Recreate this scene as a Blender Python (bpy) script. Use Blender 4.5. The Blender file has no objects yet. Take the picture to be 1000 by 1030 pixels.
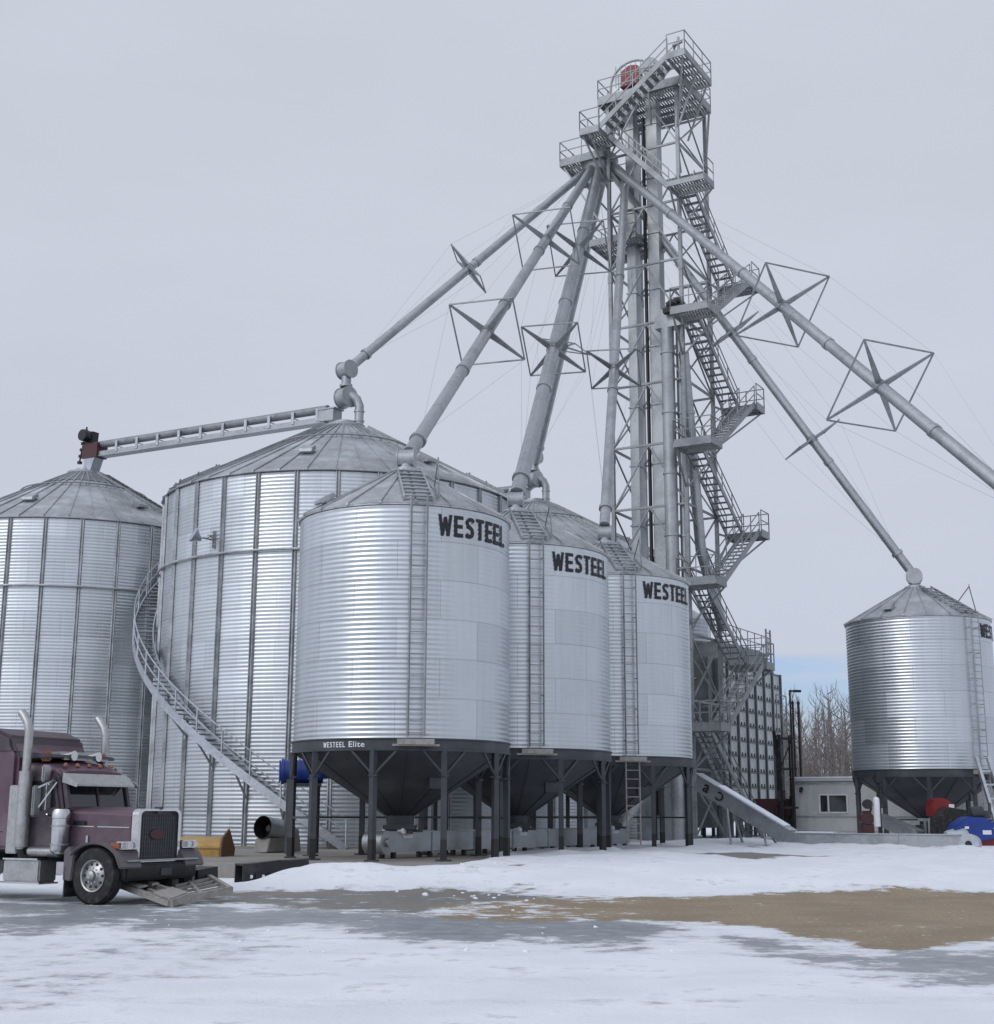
import bpy, bmesh, math, random
from mathutils import Vector, Matrix
random.seed(7)
PI = math.pi
rad = math.radians
V = Vector
scene = bpy.context.scene
COL = scene.collection

# ------------------------------------------------------------------ camera
FPX, EYE, PITCH, ROLL = 1400.0, 1.7, rad(12.2), rad(0.2)
CAM = V((0, 0, EYE))
F_ = V((0, math.cos(PITCH), math.sin(PITCH)))
R0_, U0_ = V((1, 0, 0)), V((0, -math.sin(PITCH), math.cos(PITCH)))
R_ = R0_ * math.cos(ROLL) + U0_ * math.sin(ROLL)
U_ = U0_ * math.cos(ROLL) - R0_ * math.sin(ROLL)


def pix(px, py, Y):
    """world point seen at a photo pixel when it stands Y metres in front"""
    d = F_ + R_ * ((px - 500) / FPX) - U_ * ((py - 515) / FPX)
    return CAM + d * (Y / d.y)


def proj(p):
    q = V(p) - CAM
    z = q.dot(F_)
    return 500 + FPX * q.dot(R_) / z, 515 - FPX * q.dot(U_) / z


cd = bpy.data.cameras.new('camera')
cd.sensor_fit = 'HORIZONTAL'
cd.sensor_width = 36.0
cd.lens = 36.0 * FPX / 1000.0
cd.clip_start, cd.clip_end = 0.1, 6000
co = bpy.data.objects.new('camera', cd)
COL.objects.link(co)
M4 = Matrix((R_, U_, -F_)).transposed().to_4x4()
M4.translation = CAM
co.matrix_world = M4
scene.camera = co
vs = scene.view_settings
vs.view_transform, vs.look, vs.gamma, vs.exposure = 'Standard', 'None', 1.0, 0.0

# ------------------------------------------------------------------ mesh helper


class MB:
    def __init__(self):
        self.v, self.f = [], []

    def add(self, vs_, fs):
        n = len(self.v)
        self.v += [tuple(p) for p in vs_]
        self.f += [tuple(i + n for i in f) for f in fs]
        return self

    def box(self, c, s, M=None):
        M = M or Matrix.Identity(3)
        c = V(c)
        pts = [c + M @ V((x * s[0] / 2, y * s[1] / 2, z * s[2] / 2)) for x in (-1, 1) for y in (-1, 1) for z in (-1, 1)]
        return self.add(pts, [(0, 1, 3, 2), (4, 6, 7, 5), (0, 4, 5, 1), (2, 3, 7, 6), (0, 2, 6, 4), (1, 5, 7, 3)])

    def bar(self, p, q, w, h=None, up=(0, 0, 1)):
        h = h or w
        p, q = V(p), V(q)
        d = q - p
        L = d.length
        if L < 1e-6:
            return self
        x = d / L
        up = V(up)
        if abs(x.dot(up)) > 0.99:
            up = V((0.5, 0.866, 0))
        y = up.cross(x).normalized()
        z = x.cross(y)
        return self.box((p + q) / 2, (L, w, h), Matrix((x, y, z)).transposed())

    def tube(self, p, q, r, r2=None, n=10, caps=True):
        return self.path([p, q], [r, r if r2 is None else r2], n, caps)

    def path(self, pts, rs, n=10, caps=True):
        pts = [V(p) for p in pts]
        if not isinstance(rs, (list, tuple)):
            rs = [rs] * len(pts)
        base = len(self.v)
        prev = None
        for i, p in enumerate(pts):
            a = pts[i] - pts[i - 1] if i else pts[1] - pts[0]
            b = pts[i + 1] - pts[i] if i < len(pts) - 1 else a
            d = (a.normalized() + b.normalized())
            d = d.normalized() if d.length > 1e-6 else a.normalized()
            if prev is None:
                up = V((0, 0, 1)) if abs(d.z) < 0.95 else V((0, 1, 0))
                x = up.cross(d).normalized()
            else:
                x = (prev - d * prev.dot(d)).normalized()
            prev = x
            y = d.cross(x)
            for k in range(n):
                t = 2 * PI * k / n
                self.v.append(tuple(p + (x * math.cos(t) + y * math.sin(t)) * rs[i]))
        for i in range(len(pts) - 1):
            for k in range(n):
                a, b = base + i * n + k, base + i * n + (k + 1) % n
                self.f.append((a, b, b + n, a + n))
        if caps:
            self.f.append(tuple(base + k for k in reversed(range(n))))
            e = base + (len(pts) - 1) * n
            self.f.append(tuple(e + k for k in range(n)))
        return self

    def lathe(self, prof, n=48, c=(0, 0, 0), M=None, caps=False):
        """prof: (r, z) from bottom to top, turned about z (or M's z)"""
        c = V(c)
        M = M or Matrix.Identity(3)
        base = len(self.v)
        for r, z in prof:
            for k in range(n):
                t = 2 * PI * k / n
                self.v.append(tuple(c + M @ V((r * math.sin(t), -r * math.cos(t), z))))
        for i in range(len(prof) - 1):
            for k in range(n):
                a, b = base + i * n + k, base + i * n + (k + 1) % n
                self.f.append((a, b, b + n, a + n))
        if caps:
            self.f.append(tuple(base + k for k in reversed(range(n))))
            e = base + (len(prof) - 1) * n
            self.f.append(tuple(e + k for k in range(n)))
        return self

    def prism(self, poly, h0, h1, M=None, c=(0, 0, 0)):
        """2D polygon (x, y), extruded along z between h0 and h1, then M and c"""
        M = M or Matrix.Identity(3)
        c = V(c)
        n = len(poly)
        pts = [c + M @ V((x, y, h0)) for x, y in poly] + [c + M @ V((x, y, h1)) for x, y in poly]
        fs = [tuple(reversed(range(n))), tuple(range(n, 2 * n))]
        fs += [(i, (i + 1) % n, (i + 1) % n + n, i + n) for i in range(n)]
        return self.add(pts, fs)

    def ball(self, c, r, n=12, sc=(1, 1, 1)):
        prof = [(max(1e-4, r * math.sin(PI * i / n)), -r * math.cos(PI * i / n)) for i in range(n + 1)]
        return self.lathe(prof, 2 * n, c, Matrix.Diagonal(sc))

    def mesh(self, name, smooth=True, angle=32, inv=None, bevel=0):
        me = bpy.data.meshes.new(name)
        vs_ = self.v if inv is None else [tuple(inv @ V(p)) for p in self.v]
        me.from_pydata(vs_, [], self.f)
        me.validate(verbose=False)
        bm = bmesh.new()
        bm.from_mesh(me)
        bmesh.ops.recalc_face_normals(bm, faces=bm.faces)
        if bevel:
            ed = [e for e in bm.edges if len(e.link_faces) == 2 and e.calc_face_angle(0) > 0.5]
            bmesh.ops.bevel(bm, geom=ed, offset=bevel, segments=2, affect='EDGES', clamp_overlap=True)
        bm.to_mesh(me)
        bm.free()
        if smooth:
            me.shade_smooth()
            me.set_sharp_from_angle(angle=rad(angle))
        return me


def link(name, me, mat, parent=None):
    o = bpy.data.objects.new(name, me)
    COL.objects.link(o)
    if mat is not None and me is not None and not me.materials:
        me.materials.append(mat)
    if parent is not None:
        o.parent = parent
    return o


def part(name, mb, mat, parent, world=False, smooth=True, angle=32, label=None, bevel=0):
    inv = None
    if world:
        q = parent
        while q.parent:
            q = q.parent
        inv = (Matrix.Translation(q.location) @ Matrix.Rotation(q.rotation_euler.z, 4, 'Z')).inverted()
    o = link(name, mb.mesh(name, smooth, angle, inv, bevel), mat, parent)
    if label:
        o['label'] = label
    return o


def thing(name, label, cat, loc=(0, 0, 0), rotz=0.0, group=None):
    o = bpy.data.objects.new(name, None)
    COL.objects.link(o)
    o.empty_display_size = 0.3
    o.location = loc
    o.rotation_euler = (0, 0, rotz)
    o['label'], o['category'] = label, cat
    if group:
        o['group'] = group
    return o


def solo(name, mb, mat, label, cat, loc=(0, 0, 0), group=None, bevel=0, smooth=True, angle=32):
    """a thing that is one mesh; mb in world coordinates"""
    inv = Matrix.Translation(V(loc)).inverted()
    o = link(name, mb.mesh(name, smooth, angle, inv, bevel), mat)
    o.location = loc
    o['label'], o['category'] = label, cat
    if group:
        o['group'] = group
    return o


def copy_tree(o, parent=None):
    c = o.copy()
    COL.objects.link(c)
    if parent is not None:
        c.parent = parent
    for ch in list(o.children):
        copy_tree(ch, c)
    return c


def struct(name, mb, mat, smooth=True, angle=40, kind='structure'):
    o = link(name, mb.mesh(name, smooth, angle), mat)
    o['kind'] = kind
    return o


def rotm(ax, ang):
    return Matrix.Rotation(ang, 3, ax)


def textmesh(s, size, thick=0.01, embold=0.0, spacing=1.0, shear=0.0):
    cu = bpy.data.curves.new('lettering', 'FONT')
    cu.body, cu.size, cu.extrude, cu.offset, cu.space_character, cu.shear = s, size, thick, embold, spacing, shear
    cu.resolution_u = 4
    ob = bpy.data.objects.new('lettering_source', cu)
    COL.objects.link(ob)
    dg = bpy.context.evaluated_depsgraph_get()
    me = bpy.data.meshes.new_from_object(ob.evaluated_get(dg))
    me.materials.clear()
    bpy.data.objects.remove(ob)
    bpy.data.curves.remove(cu)
    return me


def bend_text(me, R, a0, a1, z0, height):
    """wrap a flat text mesh round a cylinder from angle a0 to a1 (0 = towards -Y, positive to the right)"""
    xs = [v.co.x for v in me.vertices]
    ys = [v.co.y for v in me.vertices]
    x0, x1, y0, y1 = min(xs), max(xs), min(ys), max(ys)
    for v in me.vertices:
        a = a0 + (v.co.x - x0) / (x1 - x0) * (a1 - a0)
        z = z0 + (v.co.y - y0) / (y1 - y0) * height
        r = R + v.co.z
        v.co = (r * math.sin(a), -r * math.cos(a), z)
    me.update()


# block capitals for the bins, drawn as strokes
def block_letters(s, thick=0.01, sw=0.215, w=0.66, gap=0.235):
    mb = MB()
    x = 0.0
    out = []

    def st(p, q, wd=None):
        wd = wd or sw
        p, q = V((*p, 0)), V((*q, 0))
        d = (q - p).normalized()
        n = V((-d.y, d.x, 0)) * wd / 2
        k = max(1, int((q - p).length / 0.25))
        for i in range(k):
            a, b = p.lerp(q, i / k), p.lerp(q, (i + 1) / k)
            c = [a + n, b + n, b - n, a - n]
            up = V((0, 0, thick))
            mb.add(c + [v + up for v in c], [(0, 1, 2, 3), (7, 6, 5, 4), (0, 4, 5, 1), (1, 5, 6, 2), (2, 6, 7, 3), (3, 7, 4, 0)])
    h = sw / 2
    def flush():
        me = bpy.data.meshes.new('letter')
        me.from_pydata(mb.v, [], mb.f)
        out.append(me)
        mb.v, mb.f = [], []

    for ch in s:
        if ch == 'W':
            W = w * 1.45
            q = sw * 0.88
            up = V((0, 0, thick))
            for (xa, xb, yt) in ((q / 2, W * 0.29, 1.0), (W * 0.5, W * 0.29, 0.9), (W * 0.5, W * 0.71, 0.9), (W - q / 2, W * 0.71, 1.0)):
                for i in range(4):
                    f0, f1 = i / 4, (i + 1) / 4
                    xa0, xa1 = x + xa + (xb - xa) * f0, x + xa + (xb - xa) * f1
                    y0, y1 = yt * (1 - f0), yt * (1 - f1)
                    c = [V((xa0 - q / 2, y0, 0)), V((xa0 + q / 2, y0, 0)), V((xa1 + q / 2, y1, 0)), V((xa1 - q / 2, y1, 0))]
                    mb.add(c + [v + up for v in c], [(3, 2, 1, 0), (4, 5, 6, 7), (0, 4, 5, 1), (1, 5, 6, 2), (2, 6, 7, 3), (3, 7, 4, 0)])
            x += W + gap * 0.7
            flush()
            continue
        if ch == 'E':
            st((x + h, 0), (x + h, 1))
            for yy in (h * 0.82, 0.5, 1 - h * 0.82):
                st((x + sw - 0.01, yy), (x + w * (0.93 if yy == 0.5 else 1), yy), sw * 0.82)
        elif ch == 'L':
            st((x + h, 0), (x + h, 1))
            st((x + sw - 0.01, h * 0.82), (x + w, h * 0.82), sw * 0.82)
        elif ch == 'T':
            st((x + w / 2, 0), (x + w / 2, 1 - sw * 0.8))
            st((x, 1 - h * 0.82), (x + w, 1 - h * 0.82), sw * 0.82)
        elif ch == 'S':
            P = [(w - 0.02, 0.80), (w * 0.80, 0.885), (w * 0.5, 0.90), (w * 0.22, 0.85), (w * 0.15, 0.73), (w * 0.24, 0.60), (w * 0.5, 0.52), (w * 0.76, 0.42), (w * 0.85, 0.28), (w * 0.77, 0.15), (w * 0.5, 0.10), (w * 0.2, 0.115), (0.02, 0.20)]
            for a, b in zip(P, P[1:]):
                st((x + a[0], a[1]), (x + b[0], b[1]), sw * 0.86)
            for a in P[1:-1]:
                mb.lathe([(sw * 0.43, 0.0), (sw * 0.43, thick * 0.98)], 12, (x + a[0], a[1], 0), caps=True)
        x += w + gap
        flush()
    return out


def bend_letters(mes, R, a0, a1, z0, height):
    x0 = min(v.co.x for m in mes for v in m.vertices)
    x1 = max(v.co.x for m in mes for v in m.vertices)
    for m in mes:
        for v in m.vertices:
            a = a0 + (v.co.x - x0) / (x1 - x0) * (a1 - a0)
            r = R + v.co.z
            v.co = (r * math.sin(a), -r * math.cos(a), z0 + v.co.y * height)
        m.update()
    return mes


# ------------------------------------------------------------------ materials
def mat_new(name):
    m = bpy.data.materials.new(name)
    m.use_nodes = True
    nt = m.node_tree
    b = nt.nodes['Principled BSDF']
    return m, nt, b


def N(nt, typ, **kw):
    n = nt.nodes.new(typ)
    for k, v in kw.items():
        setattr(n, k, v)
    return n


def L(nt, a, b):
    nt.links.new(a, b)


def mth(nt, op, a, b=None, c=None, clamp=False):
    n = nt.nodes.new('ShaderNodeMath')
    n.operation = op
    n.use_clamp = clamp
    for i, x in enumerate((a, b, c)):
        if x is None:
            continue
        if isinstance(x, (int, float)):
            n.inputs[i].default_value = x
        else:
            nt.links.new(x, n.inputs[i])
    return n.outputs[0]


def mix(nt, fac, a, b, mode='MIX'):
    n = nt.nodes.new('ShaderNodeMix')
    n.data_type = 'RGBA'
    n.blend_type = mode
    for s, x in ((n.inputs[0], fac), (n.inputs[6], a), (n.inputs[7], b)):
        if isinstance(x, (int, float)):
            s.default_value = x
        elif isinstance(x, tuple):
            s.default_value = (*x[:3], 1)
        else:
            nt.links.new(x, s)
    return n.outputs[2]


def ramp(nt, x, a, b):
    n = nt.nodes.new('ShaderNodeMapRange')
    n.interpolation_type = 'SMOOTHSTEP'
    nt.links.new(x, n.inputs[0])
    n.inputs[1].default_value, n.inputs[2].default_value = a, b
    return n.outputs[0]


def noise(nt, co, scale, detail=4, rough=0.55):
    n = nt.nodes.new('ShaderNodeTexNoise')
    n.inputs['Scale'].default_value = scale
    n.inputs['Detail'].default_value = detail
    n.inputs['Roughness'].default_value = rough
    if co is not None:
        nt.links.new(co, n.inputs['Vector'])
    return n.outputs[0]


def simple(name, col, rough=0.6, metal=0.0, var=0.12, scale=2.0, bump=0.0, dirt=None, spec=None, bscale=None, salt=False):
    """paint or plain metal with mottling, and optional dirt colour in patches"""
    m, nt, b = mat_new(name)
    tc = N(nt, 'ShaderNodeTexCoord').outputs['Object']
    n1 = noise(nt, tc, scale, 6, 0.6)
    n2 = noise(nt, tc, scale * 7, 3, 0.6)
    f = mth(nt, 'ADD', mth(nt, 'MULTIPLY', n1, 0.65), mth(nt, 'MULTIPLY', n2, 0.35))
    dark = tuple(c * (1 - var * 1.6) for c in col)
    lite = tuple(min(1, c * (1 + var * 1.6)) for c in col)
    c = mix(nt, ramp(nt, f, 0.3, 0.7), dark, lite)
    if dirt:
        c = mix(nt, mth(nt, 'MULTIPLY', ramp(nt, n1, 0.5, 0.68), dirt[3]), c, dirt[:3])
    if salt:        # dried road salt splashed up the lower body
        sz = N(nt, 'ShaderNodeSeparateXYZ')
        L(nt, tc, sz.inputs[0])
        n3 = noise(nt, tc, 5.0, 6, 0.7)
        hi = mth(nt, 'ADD', sz.outputs[2], mth(nt, 'MULTIPLY', mth(nt, 'SUBTRACT', n3, 0.5), 1.3))
        c = mix(nt, mth(nt, 'MULTIPLY', mth(nt, 'SUBTRACT', 1.0, ramp(nt, hi, 0.75, 1.75)), 0.30), c, (0.24, 0.225, 0.225))
    L(nt, c, b.inputs['Base Color'])
    b.inputs['Metallic'].default_value = metal
    L(nt, mth(nt, 'ADD', mth(nt, 'MULTIPLY', n2, 0.2), rough - 0.1), b.inputs['Roughness'])
    if spec is not None:
        b.inputs['Specular IOR Level'].default_value = spec
    if bump:
        bp = N(nt, 'ShaderNodeBump')
        bp.inputs['Strength'].default_value = bump
        bp.inputs['Distance'].default_value = 0.02
        L(nt, noise(nt, tc, bscale or scale * 6, 5, 0.6), bp.inputs['Height'])
        L(nt, bp.outputs[0], b.inputs['Normal'])
    return m


def galv_sheets(name, nsheet, hsheet, z0, col=(0.555, 0.585, 0.61), rough=0.34, metal=0.92, seam=True, var=0.15):
    """galvanised wall sheets: every sheet a slightly different zinc tone and sheen, with lap seams"""
    m, nt, b = mat_new(name)
    tc = N(nt, 'ShaderNodeTexCoord').outputs['Object']
    sp = N(nt, 'ShaderNodeSeparateXYZ')
    L(nt, tc, sp.inputs[0])
    ang = mth(nt, 'ARCTAN2', sp.outputs[0], mth(nt, 'MULTIPLY', sp.outputs[1], -1.0))
    zz = mth(nt, 'DIVIDE', mth(nt, 'SUBTRACT', sp.outputs[2], z0), hsheet)
    row = mth(nt, 'FLOOR', zz)
    off = mth(nt, 'MULTIPLY', mth(nt, 'MODULO', mth(nt, 'ADD', row, 20.0), 2.0), 0.5)
    aa = mth(nt, 'ADD', mth(nt, 'MULTIPLY', ang, nsheet / (2 * PI)), mth(nt, 'ADD', off, 50.0))
    colm = mth(nt, 'FLOOR', aa)
    cell = N(nt, 'ShaderNodeCombineXYZ')
    L(nt, colm, cell.inputs[0])
    L(nt, row, cell.inputs[1])
    oi = N(nt, 'ShaderNodeObjectInfo')
    L(nt, mth(nt, 'MULTIPLY', oi.outputs['Random'], 37.0), cell.inputs[2])
    wn = N(nt, 'ShaderNodeTexWhiteNoise')
    wn.noise_dimensions = '3D'
    L(nt, cell.outputs[0], wn.inputs['Vector'])
    rnd = wn.outputs['Value']
    n1 = noise(nt, tc, 0.5, 5, 0.6)
    n2 = noise(nt, tc, 9.0, 3, 0.7)
    st = N(nt, 'ShaderNodeMapping')
    st.inputs['Scale'].default_value = (3.0, 3.0, 0.12)
    L(nt, tc, st.inputs[0])
    n3 = noise(nt, st.outputs[0], 2.0, 4, 0.6)
    val = mth(nt, 'ADD', mth(nt, 'MULTIPLY', mth(nt, 'SUBTRACT', rnd, 0.5), var),
              mth(nt, 'ADD', mth(nt, 'MULTIPLY', mth(nt, 'SUBTRACT', n1, 0.5), 0.22),
                  mth(nt, 'ADD', mth(nt, 'MULTIPLY', mth(nt, 'SUBTRACT', n2, 0.5), 0.14),
                      mth(nt, 'MULTIPLY', mth(nt, 'SUBTRACT', n3, 0.5), 0.20))))
    if seam:
        fz = mth(nt, 'FRACT', zz)
        fa = mth(nt, 'FRACT', aa)
        s1 = mth(nt, 'LESS_THAN', fz, 0.022)
        s2 = mth(nt, 'LESS_THAN', fa, 0.008)
        sm = mth(nt, 'MAXIMUM', s1, s2)
        val = mth(nt, 'SUBTRACT', val, mth(nt, 'MULTIPLY', sm, 0.30))
    val = mth(nt, 'ADD', val, 1.0)
    cc = N(nt, 'ShaderNodeVectorMath', operation='SCALE')
    cc.inputs[0].default_value = col
    L(nt, val, cc.inputs['Scale'])
    L(nt, cc.outputs[0], b.inputs['Base Color'])
    b.inputs['Metallic'].default_value = metal
    rr = mth(nt, 'ADD', mth(nt, 'MULTIPLY', rnd, 0.10), mth(nt, 'ADD', mth(nt, 'MULTIPLY', n2, 0.16), rough - 0.1))
    L(nt, rr, b.inputs['Roughness'])
    return m


MW = galv_sheets('galvanised_sheet_small', 8, 1.113, 3.7)
MD = galv_sheets('galvanised_sheet_big', 30, 1.113, 0.4, var=0.20, seam=True)
MR = simple('galvanised_roof', (0.40, 0.42, 0.435), 0.46, 0.75, 0.16, 0.7, dirt=(0.62, 0.65, 0.70, 0.35))
MG = simple('galvanised_steel', (0.47, 0.50, 0.54), 0.45, 0.8, 0.16, 1.3, dirt=(0.30, 0.32, 0.34, 0.4))
MT = simple('galvanised_frame', (0.27, 0.285, 0.30), 0.5, 0.6, 0.2, 0.9, dirt=(0.17, 0.18, 0.185, 0.4))
MP = simple('galvanised_duct', (0.39, 0.41, 0.425), 0.46, 0.8, 0.14, 0.8, dirt=(0.33, 0.35, 0.37, 0.5))
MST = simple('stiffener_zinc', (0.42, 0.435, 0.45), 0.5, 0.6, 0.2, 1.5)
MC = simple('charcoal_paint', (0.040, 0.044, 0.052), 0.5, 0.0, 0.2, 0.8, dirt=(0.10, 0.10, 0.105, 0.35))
MCB = simple('leg_foot_paint', (0.018, 0.018, 0.018), 0.7, 0.0, 0.2, 2.0)
MK = simple('black_paint', (0.012, 0.012, 0.014), 0.5, 0.0, 0.2, 3.0, dirt=(0.06, 0.058, 0.055, 0.4))
MTX = simple('black_lettering', (0.010, 0.011, 0.016), 0.55, 0.0, 0.1, 3.0)
MTW = simple('white_lettering', (0.62, 0.63, 0.66), 0.55, 0.0, 0.1, 3.0)
MGRL = simple('grille_mesh', (0.085, 0.087, 0.092), 0.5, 0.3, 0.15, 4.0)
MRUB = simple('rubber', (0.018, 0.018, 0.018), 0.8, 0.0, 0.2, 6.0, dirt=(0.09, 0.085, 0.08, 0.5))
MCH = simple('chrome', (0.62, 0.62, 0.63), 0.22, 1.0, 0.08, 2.0, dirt=(0.28, 0.27, 0.26, 0.5))
MAL = simple('worn_aluminium', (0.42, 0.42, 0.42), 0.42, 0.85, 0.15, 3.0, dirt=(0.18, 0.17, 0.16, 0.5))
MPUR = simple('maroon_paint', (0.108, 0.060, 0.088), 0.46, 0.05, 0.16, 0.9, dirt=(0.17, 0.15, 0.155, 0.6), salt=True)
MPURD = simple('dark_maroon_paint', (0.060, 0.044, 0.058), 0.5, 0.05, 0.16, 0.9, dirt=(0.12, 0.11, 0.11, 0.6), salt=True)
MGL = simple('dark_glass', (0.012, 0.016, 0.020), 0.08, 0.0, 0.1, 1.0, spec=0.8)
MAMB = simple('amber_lens', (0.30, 0.10, 0.05), 0.3, 0.0, 0.1, 5.0)
MLENS = simple('lamp_lens', (0.62, 0.63, 0.64), 0.15, 0.2, 0.1, 5.0)
MRED = simple('red_paint', (0.20, 0.014, 0.018), 0.42, 0.0, 0.15, 1.5, dirt=(0.12, 0.03, 0.03, 0.3))
MREDD = simple('dark_red_paint', (0.060, 0.018, 0.022), 0.5, 0.0, 0.2, 1.5)
MBLU = simple('blue_paint', (0.010, 0.040, 0.24), 0.4, 0.0, 0.15, 1.5)
MYEL = simple('yellow_paint', (0.42, 0.26, 0.075), 0.55, 0.0, 0.16, 1.6, dirt=(0.28, 0.20, 0.10, 0.5))
MBRN = simple('rusty_paint', (0.16, 0.085, 0.035), 0.65, 0.0, 0.25, 2.5, dirt=(0.08, 0.045, 0.025, 0.5))
MWOOD = simple('weathered_wood', (0.30, 0.285, 0.265), 0.8, 0.0, 0.25, 2.5, bump=0.3, dirt=(0.15, 0.14, 0.13, 0.5))
MCON = simple('concrete', (0.27, 0.255, 0.235), 0.9, 0.0, 0.16, 0.6, bump=0.25, bscale=8, dirt=(0.20, 0.18, 0.155, 0.5))
MTRL = simple('trailer_siding', (0.56, 0.565, 0.555), 0.55, 0.0, 0.07, 0.6)
MWHT = simple('white_paint', (0.72, 0.73, 0.75), 0.5, 0.0, 0.06, 2.0)
MSNOWC = simple('snow_cap', (0.80, 0.83, 0.88), 0.75, 0.0, 0.03, 2.0, bump=0.4)
MBARK = simple('grey_bark', (0.18, 0.165, 0.155), 0.9, 0.0, 0.3, 1.5)
MTWIG = simple('brown_twigs', (0.15, 0.13, 0.122), 0.9, 0.0, 0.3, 1.0)
MPAN = simple('dryer_panel', (0.40, 0.425, 0.43), 0.5, 0.35, 0.12, 0.8)
MDRY = simple('dryer_frame_steel', (0.15, 0.168, 0.175), 0.55, 0.3, 0.2, 0.8)
# ------------------------------------------------------------------ layout
UX, VX = V((0.5, 0.866, 0)), V((0.866, -0.5, 0))      # the yard's two directions
GROT = math.atan2(-0.5, 0.866)


def at(p, Y):
    q = pix(p[0], p[1], Y)
    return V((q.x, Y, 0))


PA, PB, PC, PF = at((406, 630), 42.0), at((519, 650), 47.8), at((610, 660), 53.7), at((927, 700), 63.6)
PD, PE, PG = at((341, 650), 60.0), at((78, 600), 69.0), at((538, 560), 75.6)
PADZ = 0.42
HR, HZ0, HZ1, HZP = 3.2, 3.70, 10.40, 12.02            # hopper bins: radius, ring, eave, peak
DR, DZ0, DZ1, DZP = 7.63, 0.42, 14.75, 18.45           # big bins


def corr(R, z0, z1, pitch, amp, per=6):
    n = int(round((z1 - z0) / pitch)) * per
    return [(R + amp * math.cos(2 * PI * i / per), z0 + (z1 - z0) * i / n) for i in range(n + 1)]


def polar(R, a, z=0.0):
    return V((R * math.sin(a), -R * math.cos(a), z))


def radial_box(mb, R, a, z, sx, sy, sz):
    """box facing outward at angle a: sx across, sy radial, sz tall"""
    p = polar(R, a, z)
    x = V((math.cos(a), math.sin(a), 0))
    y = V((math.sin(a), -math.cos(a), 0))
    mb.box(p, (sx, sy, sz), Matrix((x, y, V((0, 0, 1)))).transposed())


def roof_mesh(R, z1, zp, rc, ribs, rib_w, rib_h, over=0.06):
    mb = MB()
    sl = (zp - z1) / (R - rc)
    zo = z1 - sl * over
    mb.lathe([(R + over - 0.01, zo - 0.03), (R + over, zo - 0.005), (R + over - 0.02, zo + 0.02), (rc, zp), (rc - 0.03, zp + 0.05)], ribs * 3)
    mb.lathe([(R + over - 0.02, zo - 0.028), (R - 0.05, z1 - 0.02)], ribs * 3)
    for k in range(ribs):
        a = 2 * PI * (k + 0.5) / ribs
        mb.bar(polar(R + over - 0.03, a, zo + 0.035), polar(rc, a, zp + 0.01), rib_w, rib_h)
        radial_box(mb, R + over + 0.01, a, zo + 0.01, 0.08, 0.06, 0.08)
    return mb


def roof_vent(R, z1, zp, rc, t, a, w, name_parent, mat):
    """gooseneck roof vent: a sloping duct and a hood on the roof slope"""
    sl = (zp - z1) / (R - rc)
    r = R - t * (R - rc)
    z = z1 + t * (zp - z1)
    mb = MB()
    out = polar(1, a)
    side = V((math.cos(a), math.sin(a), 0))
    up = V((out.x * sl, out.y * sl, 1)).normalized()
    dn = (out - V((0, 0, sl))).normalized()
    M = Matrix((side, dn, up)).transposed()
    base = polar(r, a, z)
    mb.prism([(-w / 2, -w * 0.5), (w / 2, -w * 0.5), (w / 2, w * 0.25), (-w / 2, w * 0.25)], -0.02, w * 0.42, M, base)
    hood = [(-w * 0.75, w * 0.18), (w * 0.6, w * 0.18), (w * 0.85, w * 0.36), (w * 0.7, w * 0.62), (-w * 0.55, w * 0.62), (-w * 0.8, w * 0.45)]
    M2 = Matrix((dn, up, side)).transposed()
    mb.prism(hood, -w * 0.62, w * 0.62, M2, base)
    return part('roof_vent', mb, mat, name_parent, bevel=0.01)


# ------------------------------------------------------------------ hopper bins
def ladder_mb(R, a, z0, z1, w=0.46, gap=0.20, step=0.31, rail=0.035):
    mb = MB()
    x = V((math.cos(a), math.sin(a), 0))
    for s in (-1, 1):
        b = polar(R + gap, a) + x * (s * w / 2)
        mb.bar(b + V((0, 0, z0)), b + V((0, 0, z1)), rail, 0.06)
        z = z0 + 0.5
        while z < z1:
            mb.bar(polar(R - 0.02, a, z) + x * (s * w / 2), polar(R + gap, a, z) + x * (s * w / 2), 0.035, 0.035)
            z += 1.113
    z = z0 + 0.1
    while z < z1:
        mb.bar(polar(R + gap, a, z) - x * w / 2, polar(R + gap, a, z) + x * w / 2, 0.028)
        z += step
    return mb


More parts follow.
